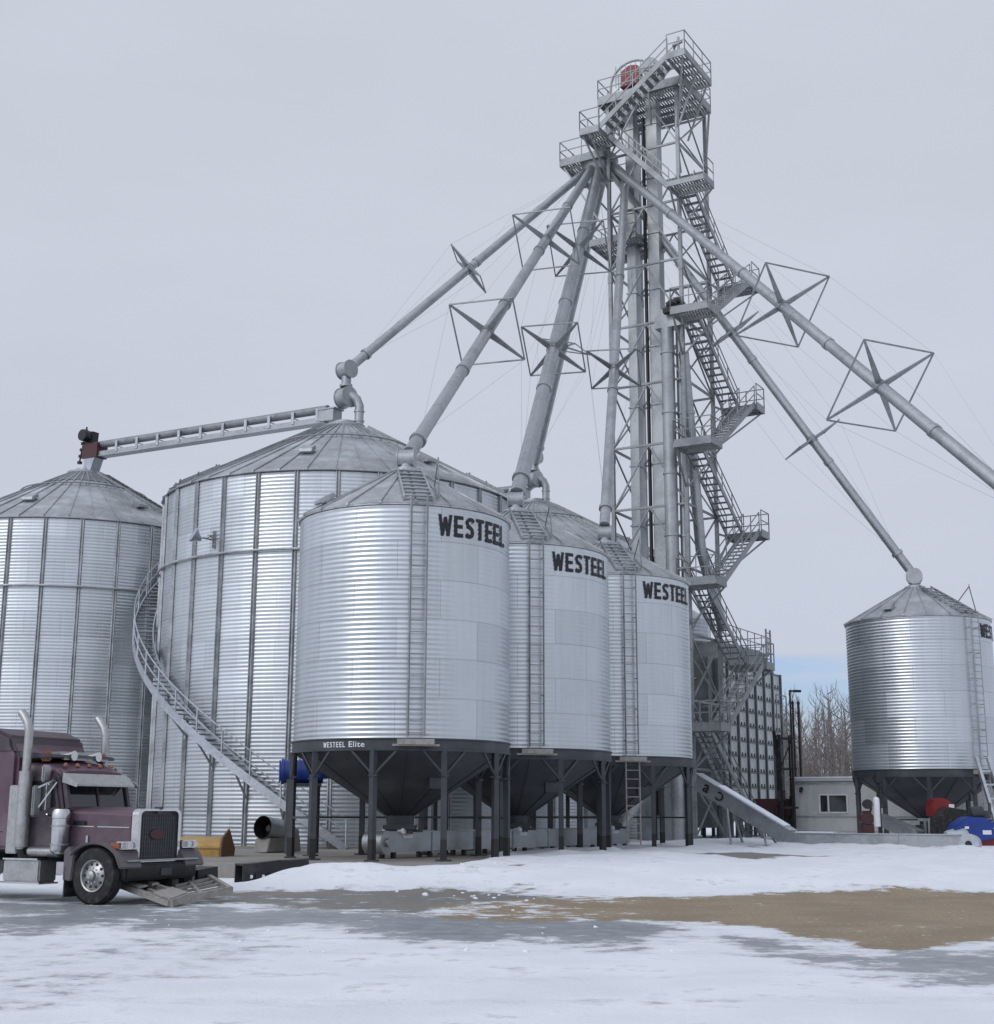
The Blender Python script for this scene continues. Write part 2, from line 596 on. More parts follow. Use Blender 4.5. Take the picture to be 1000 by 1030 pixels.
def hopper_bin(loc, label, lad, txt, leg0, ringtext):
    t = thing('hopper_bin', label, 'grain bin', loc, 0, 'cone bottomed grain bins on legs')
    w = MB().lathe(corr(HR, HZ0, HZ1, 0.1392, 0.0078), 160)
    part('wall', w, MW, t, angle=60)
    rf = part('roof', roof_mesh(HR, HZ1, HZP, 0.42, 20, 0.05, 0.07), MR, t)
    part('eave_shade_flange', MB().lathe([(HR + 0.012, HZ1 - 0.10), (HR + 0.05, HZ1 - 0.10), (HR + 0.05, HZ1 - 0.035), (HR + 0.012, HZ1 - 0.035)], 96), MST, t)  # darker flange ring that paints in the shade below the roof overhang
    part('roof_cap', MB().lathe([(0.47, HZP - 0.06), (0.47, HZP + 0.05), (0.30, HZP + 0.08), (0.30, HZP + 0.12)], 24, caps=True), MG, t)
    # base ring and cone
    ring = MB().lathe([(HR - 0.02, HZ0 - 0.33), (HR + 0.05, HZ0 - 0.33), (HR + 0.05, HZ0 - 0.28), (HR + 0.025, HZ0 - 0.27), (HR + 0.025, HZ0 - 0.03),
                       (HR + 0.06, HZ0 - 0.02), (HR + 0.06, HZ0 + 0.015), (HR, HZ0 + 0.015)], 96)
    rg = part('base_ring', ring, MC, t)
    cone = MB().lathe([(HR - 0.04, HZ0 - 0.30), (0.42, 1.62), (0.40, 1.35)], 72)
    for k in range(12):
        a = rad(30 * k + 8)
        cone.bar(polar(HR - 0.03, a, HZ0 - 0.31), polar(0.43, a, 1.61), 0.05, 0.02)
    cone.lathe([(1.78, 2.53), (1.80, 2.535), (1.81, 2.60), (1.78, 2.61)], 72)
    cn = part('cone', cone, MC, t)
    g = MB().box((0, 0, 1.28), (0.95, 0.95, 0.12)).box((0, 0, 1.16), (0.8, 0.8, 0.14)).box((0.5, 0, 1.18), (0.35, 0.2, 0.08))
    part('slide_gate', g, MC, cn)
    lid = MB()
    radial_box(lid, HR * 0.62, lad + rad(24), 2.62, 0.5, 0.08, 0.5)
    part('cone_hatch', lid, MC, cn)
    # legs
    leg = MB()
    leg.bar((0, -HR + 0.03, PADZ + 0.55), (0, -HR + 0.03, HZ0 - 0.28), 0.16, 0.16)
    leg.box((0, -HR + 0.03, PADZ + 0.0), (0.34, 0.34, 0.05))
    leg.box((0, -HR + 0.03, 2.7), (0.24, 0.2, 0.05))
    lm = leg.mesh('leg')
    foot = MB().bar((0, -HR + 0.03, PADZ - 0.3), (0, -HR + 0.03, PADZ + 0.56), 0.165, 0.165).mesh('foot')
    br = MB()
    for s in (-1, 1):
        br.bar((0, -HR + 0.03, 2.70), polar(HR, s * rad(11.5), HZ0 - 0.33), 0.06)
    bm_ = br.mesh('brace')
    lo = MB().bar(polar(HR - 0.02, -rad(18), 1.55), polar(HR - 0.02, rad(18), 1.55), 0.06).mesh('tie_bar')
    for k in range(10):
        a = leg0 + k * rad(36)
        o = link('leg', lm, MC, t)
        o.rotation_euler.z = a
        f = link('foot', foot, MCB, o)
        q = link('brace', bm_, MC, o)
        if abs(math.degrees(a) % 360 - 180) < 110:
            o2 = link('tie_bar', lo, MC, t)
            o2.rotation_euler.z = a + rad(18)
    # ladder, hatch box, roof steps
    part('ladder', ladder_mb(HR, lad, HZ0 + 0.05, HZ1 + 0.15), MT, t)
    hb = MB()
    radial_box(hb, HR + 0.16, lad, HZ0 - 0.10, 1.0, 0.34, 0.15)
    radial_box(hb, HR + 0.22, lad, HZ0 - 0.19, 1.3, 0.12, 0.05)
    part('ladder_platform', hb, MWOOD, t)
    st = MB()
    sl = (HZP - HZ1) / (HR - 0.42)
    x = V((math.cos(lad), math.sin(lad), 0))
    for s in (-0.42, 0.42):
        st.bar(polar(HR + 0.02, lad, HZ1 + 0.10) + x * s, polar(0.62, lad, HZP + 0.0) + x * s * 0.85, 0.05, 0.10)
    for k in range(8):
        r = HR - 0.15 - k * 0.31
        st.bar(polar(r, lad, HZ1 + (HR - r) * sl + 0.12) - x * 0.42, polar(r, lad, HZ1 + (HR - r) * sl + 0.12) + x * 0.42, 0.14, 0.03)
    part('roof_steps', st, MR, rf)
    hr = MB()
    b0 = polar(HR - 0.25, lad, HZ1 + 0.2) + x * 0.62
    b1 = polar(HR - 1.25, lad, HZ1 + 0.2 + 1.0 * sl) + x * 0.62
    top = b0 + V((0, 0, 1.0)) + (b1 - b0) * 0.3
    for a_, b_ in ((b0, top), (top, b1), (b0, b1), (top, top + V((0, 0, 0.1)))):
        hr.bar(a_, b_, 0.035)
    c0, c1 = b0 - x * 1.24, b1 - x * 1.24
    part('grab_rail', hr, MT, rf)
    roof_vent(HR, HZ1, HZP, 0.42, 0.22, lad - rad(72), 0.36, rf, MR)
    # lettering
    for me in bend_letters(block_letters('WESTEEL', 0.008), HR + 0.022, txt - rad(0.5), txt + rad(49), HZ1 - 0.95, 0.62):
        link('letter', me, MTX, t)
    if ringtext:
        for me in bend_letters(block_letters('WESTEEL', 0.004, 0.22), HR + 0.034, rad(-38.5), rad(-25), HZ0 - 0.235, 0.15):
            link('letter', me, MTW, rg)
        me = textmesh('Elite', 0.5, 0.004, 0.008, 1.08)
        bend_text(me, HR + 0.034, rad(-23), rad(-14.5), HZ0 - 0.235, 0.16)
        link('lettering', me, MTW, rg)
    return t


LAD, TXT, LEG = rad(10.5), rad(21.5), rad(26)
binA = hopper_bin((PA.x, PA.y, 0), 'nearest cone bottomed steel grain bin, the only one with white lettering on its dark ring', LAD, TXT, LEG, True)
binB = hopper_bin((PB.x, PB.y, 0), 'cone bottomed steel grain bin in the middle of the row of three', LAD, TXT, LEG, False)
binC = copy_tree(binB)
binC.location = (PC.x, PC.y, 0)
binC['label'] = 'farthest cone bottomed grain bin of the row, touching the stair tower'
binF = hopper_bin((PF.x, PF.y, -0.1), 'cone bottomed grain bin standing alone at the right over the site trailer', LAD + rad(18), TXT + rad(18), rad(21), False)
# hanging rung ladder below bin C, and the leaning ladder below bin F
for tb, pc in ((binC, LAD), (binF, LAD + rad(18))):
    part('lower_ladder', ladder_mb(HR + 0.1, pc, PADZ + 0.2, HZ0 - 0.2, 0.5, 0.12, 0.31, 0.03), MWOOD if tb is binC else MT, tb)


# ------------------------------------------------------------------ big flat bottomed bins
def big_bin(loc, label, stair):
    t = thing('storage_bin', label, 'grain bin', loc, 0, 'tall flat bottomed grain bins')
    part('wall', MB().lathe(corr(DR, DZ0, DZ1, 0.150, 0.0056), 200), MD, t, angle=60)
    part('foundation', MB().lathe([(DR + 0.25, DZ0 - 0.4), (DR + 0.25, DZ0 + 0.05), (DR - 0.2, DZ0 + 0.06)], 72), MCON, t)
    rf = part('roof', roof_mesh(DR, DZ1, DZP, 0.85, 44, 0.06, 0.09, 0.14), MR, t)
    part('roof_cap', MB().lathe([(0.92, DZP - 0.06), (0.92, DZP + 0.10), (0.55, DZP + 0.16), (0.5, DZP + 0.3)], 28, caps=True), MR, t)
    sm = MB()
    for s in (-1, 1):
        sm.bar((s * 0.055, -DR - 0.05, DZ0), (s * 0.055, -DR - 0.05, DZ1 - 0.05), 0.035, 0.09)
    sm.bar((0, -DR - 0.02, DZ0), (0, -DR - 0.02, DZ1 - 0.05), 0.125, 0.03, up=(0, 1, 0))
    me = sm.mesh('stiffener')
    for k in range(30):
        o = link('stiffener', me, MST, t)
        o.rotation_euler.z = rad(12 * k + 5)
    wr = MB()
    for z in (11.55,):
        wr.path([polar(DR + 0.14, 2 * PI * k / 90, z) for k in range(91)], 0.055, 8, False)
    part('wind_ring', wr, MST, t)
    sl = (DZP - DZ1) / (DR - 0.85)
    # hoop round the upper roof
    hp = MB()
    r = 3.1
    hz = DZ1 + (DR - r) * sl
    hp.path([polar(r, 2 * PI * k / 60, hz + 0.14) for k in range(61)], 0.035, 6, False)
    for k in range(20):
        hp.bar(polar(r, 2 * PI * k / 20, hz), polar(r, 2 * PI * k / 20, hz + 0.14), 0.04)
    part('roof_hoop', hp, MT, rf)
    # roof ladder with rails
    for a in ((rad(-62), rad(76)) if stair else (rad(60),)):
        ld = MB()
        x = V((math.cos(a), math.sin(a), 0))
        for s in (-0.35, 0.35):
            ld.bar(polar(DR, a, DZ1 + 0.12) + x * s, polar(1.2, a, DZ1 + (DR - 1.2) * sl + 0.12) + x * s, 0.05, 0.12)
            ld.bar(polar(DR - 0.2, a, DZ1 + 0.34) + x * s, polar(DR - 1.9, a, DZ1 + 1.7 * sl + 0.34) + x * s, 0.05)
            for k in range(3):
                rr = DR - 0.25 - k * 0.75
                ld.bar(polar(rr, a, DZ1 + (DR - rr) * sl + 0.1) + x * s, polar(rr, a, DZ1 + (DR - rr) * sl + 0.32) + x * s, 0.05)
        k = 0
        while DR - 0.2 - k * 0.32 > 1.3:
            rr = DR - 0.2 - k * 0.32
            ld.bar(polar(rr, a, DZ1 + (DR - rr) * sl + 0.15) - x * 0.35, polar(rr, a, DZ1 + (DR - rr) * sl + 0.15) + x * 0.35, 0.12, 0.03)
            k += 1
        part('roof_ladder', ld, MT, rf)
    for a in (rad(-70), rad(-9), rad(45), rad(98)):
        roof_vent(DR, DZ1, DZP, 0.85, 0.32, a, 0.42, rf, MR)
    return t, rf


binD, roofD = big_bin((PD.x, PD.y, 0), 'tall flat bottomed steel bin with a spiral staircase winding up its side', True)
binE, _ = big_bin((PE.x, PE.y, 0), 'tall flat bottomed steel bin behind the purple truck, cut by the picture edge', False)
binG, _ = big_bin((PG.x, PG.y, 0), 'tall flat bottomed steel bin mostly hidden behind the row of hopper bins', False)
# dirt-stained steep top of bin E's roof
sc = MB()
sl = (DZP - DZ1) / (DR - 0.85)
sc.lathe([(2.3, DZ1 + (DR - 2.3) * sl + 0.03), (0.86, DZP + 0.03)], 60)
part('upper_roof', sc, MT, binE)

# ------------------------------------------------------------------ spiral staircase on bin D
def helix_pt(r, deg, dz=0.0):
    a = rad(deg + 6.4)
    return polar(r, a, 0.42 + 0.1005 * (3 - deg) + dz)


ri, ro = DR + 0.20, DR + 1.0
degs = [3 - 2.0 * k for k in range(72)]
for r in (ri, ro):
    stc = MB()
    for i in range(len(degs) - 1):
        stc.bar(helix_pt(r, degs[i]), helix_pt(r, degs[i + 1]), 0.05, 0.30)
    part('stair_stringer', stc, MG, binD)
stair = binD
tr = MB()
d = 3.0
while d > -139:
    a = rad(d + 6.4)
    radial_box(tr, (ri + ro) / 2, a, 0.42 + 0.1005 * (3 - d) + 0.02, 0.27, ro - ri, 0.04)
    d -= 1.95
part('stair_treads', tr, MT, stair)
hr = MB()
for r in (ro,):
    for dz in (1.05, 0.6):
        hr.path([helix_pt(r, dd, dz) for dd in degs], 0.028, 6)
    for dd in degs[::4]:
        hr.bar(helix_pt(r, dd, -0.1), helix_pt(r, dd, 1.05), 0.05)
part('stair_handrail', hr, MG, stair)
for dd in degs[2::6]:
    bk = MB()
    bk.bar(helix_pt(DR + 0.02, dd, -1.1), helix_pt(ro, dd, -0.12), 0.06)
    bk.bar(helix_pt(DR + 0.02, dd, -0.12), helix_pt(ro, dd, -0.12), 0.06)
    bk.bar(helix_pt(DR + 0.06, dd, -0.12), helix_pt(DR + 0.06, dd, -1.2), 0.06)
    part('stair_bracket', bk, MG, stair)

# flood lamp on the wall of bin D
pz = pix(205, 541, 53.3)
fl = thing('flood_lamp', 'small flood lamp on a bracket high on the wall of the staircase bin', 'lamp', pz)
mb = MB().tube((-0.05, 0, 0), (0.55, 0.6, -0.02), 0.03).tube((0.1, 0.1, 0), (0.15, 0.9, 0.3), 0.025).bar((0.3, 0.35, -0.35), (0.3, 0.35, 0.35), 0.05)
mb.bar((0.1, 0.2, 0.15), (0.7, 0.6, 0.18), 0.03)
part('bracket', mb, MT, fl)
mb = MB().lathe([(0.08, -0.12), (0.12, 0.0), (0.30, 0.20), (0.32, 0.26)], 20, (-0.18, -0.08, -0.02), rotm('Y', rad(-60)) @ rotm('X', rad(25)), caps=True)
part('lamp_head', mb, MG, fl)
# ------------------------------------------------------------------ elevator tower
TS = 3.8
R1 = pix(692, 540, 64.0)
R1 = V((R1.x, R1.y, 0))


def T(u, v, z):
    """point of the tower: u metres back, v metres to the right of the near right leg, z up"""
    return R1 + UX * u + VX * v + V((0, 0, z))


MYARD = Matrix((VX, UX, V((0, 0, 1)))).transposed()
TOP, STEP = 37.75, 3.27
LV = [5.53 + STEP * k for k in range(9)]              # landings: L at even, R at odd

tower = thing('stair_tower', 'tall steel lattice tower with zigzag stairs and a railed head platform', 'tower', R1 + V((0, 0, 0.4)))
for (uu, vv) in ((0, 0), (0, -TS), (TS, 0), (TS, -TS)):
    mb = MB().bar(T(uu, vv, 0.3), T(uu, vv, TOP - 0.06), 0.17, 0.17, up=UX)
    mb.bar(T(uu, vv, 0.3), T(uu, vv, 0.5), 0.5, 0.5, up=UX)
    for z in (9.3, 18.6, 27.9):
        mb.bar(T(uu, vv, z - 0.2), T(uu, vv, z + 0.2), 0.21, 0.21, up=UX)
    part('leg', mb, MT, tower, world=True)
zs = [0.6 + 3.08 * k for k in range(13)]
corners = [(0, 0), (0, -TS), (TS, -TS), (TS, 0)]
for i in range(12):
    mb = MB()
    z0, z1 = zs[i], min(zs[i + 1], TOP - 0.1)
    for j in range(4):
        a, b = corners[j], corners[(j + 1) % 4]
        mb.bar(T(*a, z1), T(*b, z1), 0.10)
        m = ((a[0] + b[0]) / 2, (a[1] + b[1]) / 2)
        if j in (0, 2):
            mb.bar(T(*a, z0), T(*m, z1), 0.07)
            mb.bar(T(*b, z0), T(*m, z1), 0.07)
        else:
            zm = (z0 + z1) / 2
            mb.bar(T(*a, z0), T(*b, z1), 0.065)
            mb.bar(T(*b, z0), T(*a, z1), 0.065)
    part('bracing', mb, MT, tower, world=True)
    # clamps that tie the elevator trunks to the tower
    if i % 2 == 0:
        mb.bar(T(1.2, -TS, z1), T(1.2, 0, z1), 0.08).bar(T(2.3, -TS, z1), T(2.3, 0, z1), 0.08)


def railing(mb, pts, h=1.07, step=1.2, closed=False, r=0.042):
    pts = [V(p) for p in pts]
    if closed:
        pts = pts + [pts[0]]
    for a, b in zip(pts, pts[1:]):
        L_ = (b - a).length
        n = max(1, int(round(L_ / step)))
        for z in (h, h * 0.52):
            mb.bar(a + V((0, 0, z)), b + V((0, 0, z)), r)
        mb.bar(a + V((0, 0, 0.06)), b + V((0, 0, 0.06)), 0.015, 0.12)
        for k in range(n + 1):
            p = a.lerp(b, k / n)
            mb.bar(p, p + V((0, 0, h)), r)


def deck(u0, u1, v0, v1, z, sides, name='landing', thick=0.26):
    """grating platform with edge channel and railing on the given sides (n s e w as seen from the near right leg)"""
    mb = MB()
    for (a, b) in (((u0, v0), (u0, v1)), ((u0, v1), (u1, v1)), ((u1, v1), (u1, v0)), ((u1, v0), (u0, v0))):
        mb.bar(T(*a, z - thick / 2), T(*b, z - thick / 2), 0.06, thick)
    n = max(2, int((v1 - v0) / 0.14))
    for k in range(1, n):
        v = v0 + (v1 - v0) * k / n
        mb.bar(T(u0, v, z - 0.03), T(u1, v, z - 0.03), 0.075, 0.035)
    m = max(1, int((u1 - u0) / 0.8))
    for k in range(1, m + 1):
        u = u0 + (u1 - u0) * k / (m + 1)
        mb.bar(T(u, v0, z - 0.13), T(u, v1, z - 0.13), 0.06, 0.16)
    o = part(name, mb, MT, tower, world=True)
    if sides:
        rl = MB()
        E = {'near': ((u0, v0), (u0, v1)), 'far': ((u1, v0), (u1, v1)), 'left': ((u0, v0), (u1, v0)), 'right': ((u0, v1), (u1, v1))}
        for s in sides:
            railing(rl, [T(*E[s][0], z), T(*E[s][1], z)])
        part('railing', rl, MT, o, world=True)
    return o


def flight(a, b, side, w=0.8):
    """stair flight from foot a to head b; side = across direction"""
    a, b = V(a), V(b)
    side = V(side)
    mb = MB()
    for s in (-1, 1):
        o = side * (s * w / 2)
        mb.bar(a + o, b + o, 0.05, 0.26)
    n = max(3, int(round((b.z - a.z) / 0.23)))
    run = V((b.x - a.x, b.y - a.y, 0)).normalized()
    for k in range(1, n):
        p = a.lerp(b, k / n) + V((0, 0, 0.04))
        mb.box(p, (w, 0.24, 0.04), Matrix((side, run, V((0, 0, 1)))).transposed())
    o = part('stair_flight', mb, MT, tower, world=True)
    rl = MB()
    for s in (-1, 1):
        q = side * (s * w / 2)
        for h in (0.95, 0.5):
            rl.bar(a + q + V((0, 0, h)), b + q + V((0, 0, h)), 0.04)
        m = 4
        for k in range(m + 1):
            p = a.lerp(b, k / m) + q
            rl.bar(p, p + V((0, 0, 0.95)), 0.04)
    part('handrail', rl, MT, o, world=True)
    return o


IN, OUT = 0.50, 1.40                                   # the two lanes of the zigzag
UL, UR = -0.2, 4.9
for k, z in enumerate(LV):
    if k % 2 == 0:
        deck(-1.5, UL, 0.02, 1.9, z, ('near', 'left', 'right') if k < 8 else ('right',))
        mb = MB()
        mb.bar(T(UL, 0.05, z - 0.25), T(0, 0, z - 1.5), 0.08).bar(T(-1.4, 0.1, z - 0.25), T(0, 0, z - 1.9), 0.08)
        mb.bar(T(UL, 1.8, z - 0.25), T(0, 0, z - 1.9), 0.07)
    else:
        deck(UR, UR + 1.15, 0.02, 1.9, z, ('far', 'right'))
        mb = MB().bar(T(UR, 0.2, z - 0.25), T(TS, 0, z - 1.7), 0.08).bar(T(UR + 1.1, 1.7, z - 0.25), T(TS, 0, z - 2.4), 0.08)
        mb.bar(T(TS, 0, z - 0.15), T(UR, 0.2, z - 0.15), 0.08)
    part('landing_bracket', mb, MT, tower, world=True)
for k in range(8):
    if k % 2 == 0:       # from near landing k up to far landing k+1
        flight(T(UL, OUT, LV[k]), T(UR, OUT, LV[k + 1]), VX)
    else:                # from far landing k up to near landing k+1
        flight(T(UR, IN, LV[k]), T(UL, IN, LV[k + 1]), VX)
flight(T(6.6, IN, 0.4), T(UL, IN, LV[0]), VX)

# front flights near the head
ZL, ZT = 35.3, 38.15
flight(T(-0.6, -0.1, LV[8]), T(-0.6, -3.4, ZL), UX, 0.85)
deck(-2.0, -0.15, -4.45, -3.4, ZL, ('left', 'near', 'far'))
flight(T(-1.5, -3.4, ZL), T(-1.5, 0.35, ZT), UX, 0.85)
deck(-2.0, 1.5, 0.35, 1.3, ZT, ('near', 'right', 'far'))
mb = MB()
for u_ in (-1.8, 0.0, 1.4):
    mb.bar(T(u_, 1.1, ZT - 0.2), T(max(0, u_), 0, ZT - 3.0), 0.08)
mb.bar(T(-1.9, -4.3, ZL - 0.25), T(0, -TS, ZL - 2.6), 0.08).bar(T(-1.9, -3.9, ZL - 0.25), T(0, -TS, ZL - 2.2), 0.08)
mb.bar(T(0, 0, TOP - 0.1), T(0, 0, ZT - 0.2), 0.15)
part('landing_bracket', mb, MT, tower, world=True)

# head platform
deck(-0.35, TS - 0.5, -TS - 0.4, 0.55, TOP, ('near', 'left', 'far', 'right'), 'head_platform', 0.34)
for v_ in (0.5, -1.4, -3.2):
    part('platform_bracket', MB().bar(T(TS - 0.6, v_, TOP - 0.3), T(TS, min(0, v_), TOP - 3.0), 0.09), MT, tower, world=True)
    part('platform_bracket', MB().bar(T(-0.3, v_, TOP - 0.3), T(0, min(0, v_), TOP - 2.0), 0.09), MT, tower, world=True)
# crane jib on the head platform
mb = MB().bar(T(-1.8, 0.9, ZT), T(-1.8, 0.9, ZT + 0.9), 0.1).bar(T(-1.8, 0.9, ZT + 0.8), T(-1.4, 0.5, ZT + 0.55), 0.07)
mb.bar(T(-1.8, 0.6, ZT + 0.5), T(-1.8, 1.1, ZT + 0.62), 0.12)
part('hoist', mb, MT, tower, world=True)
# distributor platform out to the left, and the small service platform below it
deck(-0.4, 2.5, -TS - 2.6, -TS - 0.1, 34.8, ('near', 'left', 'far'), 'distributor_platform', 0.3)
mb = MB().bar(T(-0.3, -TS - 2.5, 34.6), T(0, -TS, 30.2), 0.08).bar(T(2.4, -TS - 2.5, 34.6), T(TS, -TS, 31), 0.08)
part('platform_bracket', mb, MT, tower, world=True)
deck(0.1, 3.0, -TS - 1.2, -TS + 1.4, 30.2, ('near', 'left', 'far'), 'service_platform', 0.24)
# tall hanging pole and cable ladder on the near face
part('cable_ladder', MB().bar(T(0.9, -TS + 1.55, 0.4), T(0.9, -TS + 1.55, TOP - 1), 0.10, 0.22, up=UX), MK, tower, world=True)


# ------------------------------------------------------------------ bucket elevators
def trunk(name, par, u_, v_, z0, z1, w, d, step=3.0):
    mb = MB().bar(T(u_, v_, z0), T(u_, v_, z1), d, w, up=VX)
    z = z0 + step
    while z < z1:
        mb.bar(T(u_, v_, z - 0.04), T(u_, v_, z + 0.04), d + 0.1, w + 0.1, up=VX)
        z += step
    return part(name, mb, MP, par, world=True, bevel=0.0)


ev = thing('bucket_elevator', 'main bucket elevator inside the tower, twin square trunks under the domed red guarded head', 'elevator', T(1.7, -2.4, 0.4))
trunk('trunk', ev, 1.3, -3.08, 0.4, TOP + 0.3, 0.46, 0.62)
trunk('trunk', ev, 1.3, -1.85, 0.4, TOP + 0.3, 0.60, 0.62)
mb = MB().bar(T(1.3, -3.0, 1.0), T(1.3, -1.2, 1.0), 1.0, 1.2)
part('boot', mb, MP, ev, world=True)
# head: half-round hood in the v-z plane
prof = [(-1.30, 0.0)] + [(-1.22 * math.cos(a), 0.75 + 1.15 * math.sin(a)) for a in [PI * k / 14 for k in range(15)]] + [(1.30, 0.0)]
Mh = Matrix((VX, V((0, 0, 1)), -UX)).transposed()
hd = part('head', MB().prism(prof, -0.45, 0.45, Mh, T(1.3, -2.75, TOP + 0.45)), MR, ev, world=True)
mb = MB()
for s in (0.47, -0.47):
    pts = [T(1.3, -2.75, TOP + 0.45) + Mh @ V((x * 1.03, y * 1.02, s)) for x, y in prof]
    mb.path(pts, 0.05, 6)
part('head_flange', mb, MST, hd, world=True)
rg = [(-0.62, 0.55), (0.42, 0.55), (0.52, 1.15), (0.36, 1.62), (-0.10, 1.70), (-0.55, 1.45)]
part('guard', MB().prism(rg, 0.46, 0.72, Mh, T(1.3, -2.75, TOP + 0.35)), MRED, hd, world=True, bevel=0.03)
c = T(0.35, -1.35, TOP + 1.2)
mb = MB().tube(c - UX * 0.55, c + UX * 0.55, 0.46, n=18).tube(c + UX * -0.62, c + UX * -0.50, 0.30, n=18).bar(c - V((0, 0, 0.9)), c - V((0, 0, 0.3)), 0.5, 0.6)
part('motor', mb, MT, hd, world=True)
mb = MB()
for k in range(7):
    p = T(-0.05, -3.3 + 0.28 * k, TOP + 0.55)
    mb.bar(p, p + V((0, 0, 1.2)), 0.03)
mb.bar(T(-0.05, -3.3, TOP + 1.15), T(-0.05, -1.6, TOP + 1.15), 0.03)
mb.bar(T(1.3, -3.6, TOP), T(1.3, -3.6, TOP + 0.5), 0.2).bar(T(1.3, -1.9, TOP), T(1.3, -1.9, TOP + 0.5), 0.2)
part('guard_mesh', mb, MT, hd, world=True)

# distributor and the feed pipe from the head
DP = pix(603, 172, 67.0)
ds = thing('distributor', 'round grain distributor under the railed left platform, all the sloping pipes start from it', 'distributor', DP)
mb = MB().lathe([(0.5, 0.75), (0.95, 0.72), (1.0, 0.5), (0.85, 0.0), (0.62, -0.5), (0.3, -0.75)], 28, DP, caps=True)
part('housing', mb, MP, ds, world=True)
mb = MB().path([T(1.3, -3.7, TOP + 0.7), T(1.3, -3.9, TOP - 0.1), DP + V((0.3, 0.1, 1.6)), DP + V((0, 0, 0.7))], [0.36, 0.33, 0.30, 0.30], 14)
part('feed_pipe', mb, MP, ds, world=True)

# second elevator, shorter, under the big near landing
e2 = thing('bucket_elevator', 'shorter elevator of two round pipes rising beside the stairs to half height', 'elevator', T(-0.25, -0.7, 0.4))
ze = LV[6] - 0.4
for (u_, v_, r) in ((-0.1, -0.75, 0.32), (0.35, -0.3, 0.20)):
    mb = MB().tube(T(u_, v_, 0.4), T(u_, v_, ze), r, n=18)
    z = 2.5
    while z < ze:
        mb.tube(T(u_, v_, z - 0.05), T(u_, v_, z + 0.05), r + 0.045, n=18)
        z += 3.0
    part('pipe', mb, MP, e2, world=True)
mb = MB().prism([(-0.75, 0), (-0.75, 0.5), (-0.45, 0.95), (0.35, 0.95), (0.75, 0.5), (0.75, 0)], -0.35, 0.35, Mh, T(0.0, -0.55, ze))
part('head', mb, MP, e2, world=True)
mb = MB().tube(T(-0.6, -0.5, ze + 0.95), T(-0.6, 0.15, ze + 1.15), 0.2, n=14).bar(T(-0.6, -0.7, ze + 0.7), T(-0.6, 0.3, ze + 0.8), 0.3, 0.25)
part('motor', mb, MK, e2, world=True)
# its spout to the dryer
sp = thing('spout', 'steep pipe running down behind the zigzag stairs to the dryer top', 'pipe', T(1.0, 0.2, 9.5))
mb = MB().path([T(0.3, -0.1, ze - 1.2), T(1.6, 0.0, 14.0), T(3.2, 0.4, 10.4)], 0.26, 14)
for t_ in (0.3, 0.62):
    q = T(0.3, -0.1, ze - 1.2).lerp(T(1.6, 0.0, 14.0), t_)
    mb.tube(q, q + V((0.01, 0.02, -0.15)), 0.31, n=14)
part('pipe', mb, MP, sp, world=True)
part('hanger', MB().bar(T(1.6, 0, 14.2), T(TS, 0, 14.2), 0.07).bar(T(1.0, 0, 17.0), T(0, 0, 17.0), 0.07), MT, sp, world=True)


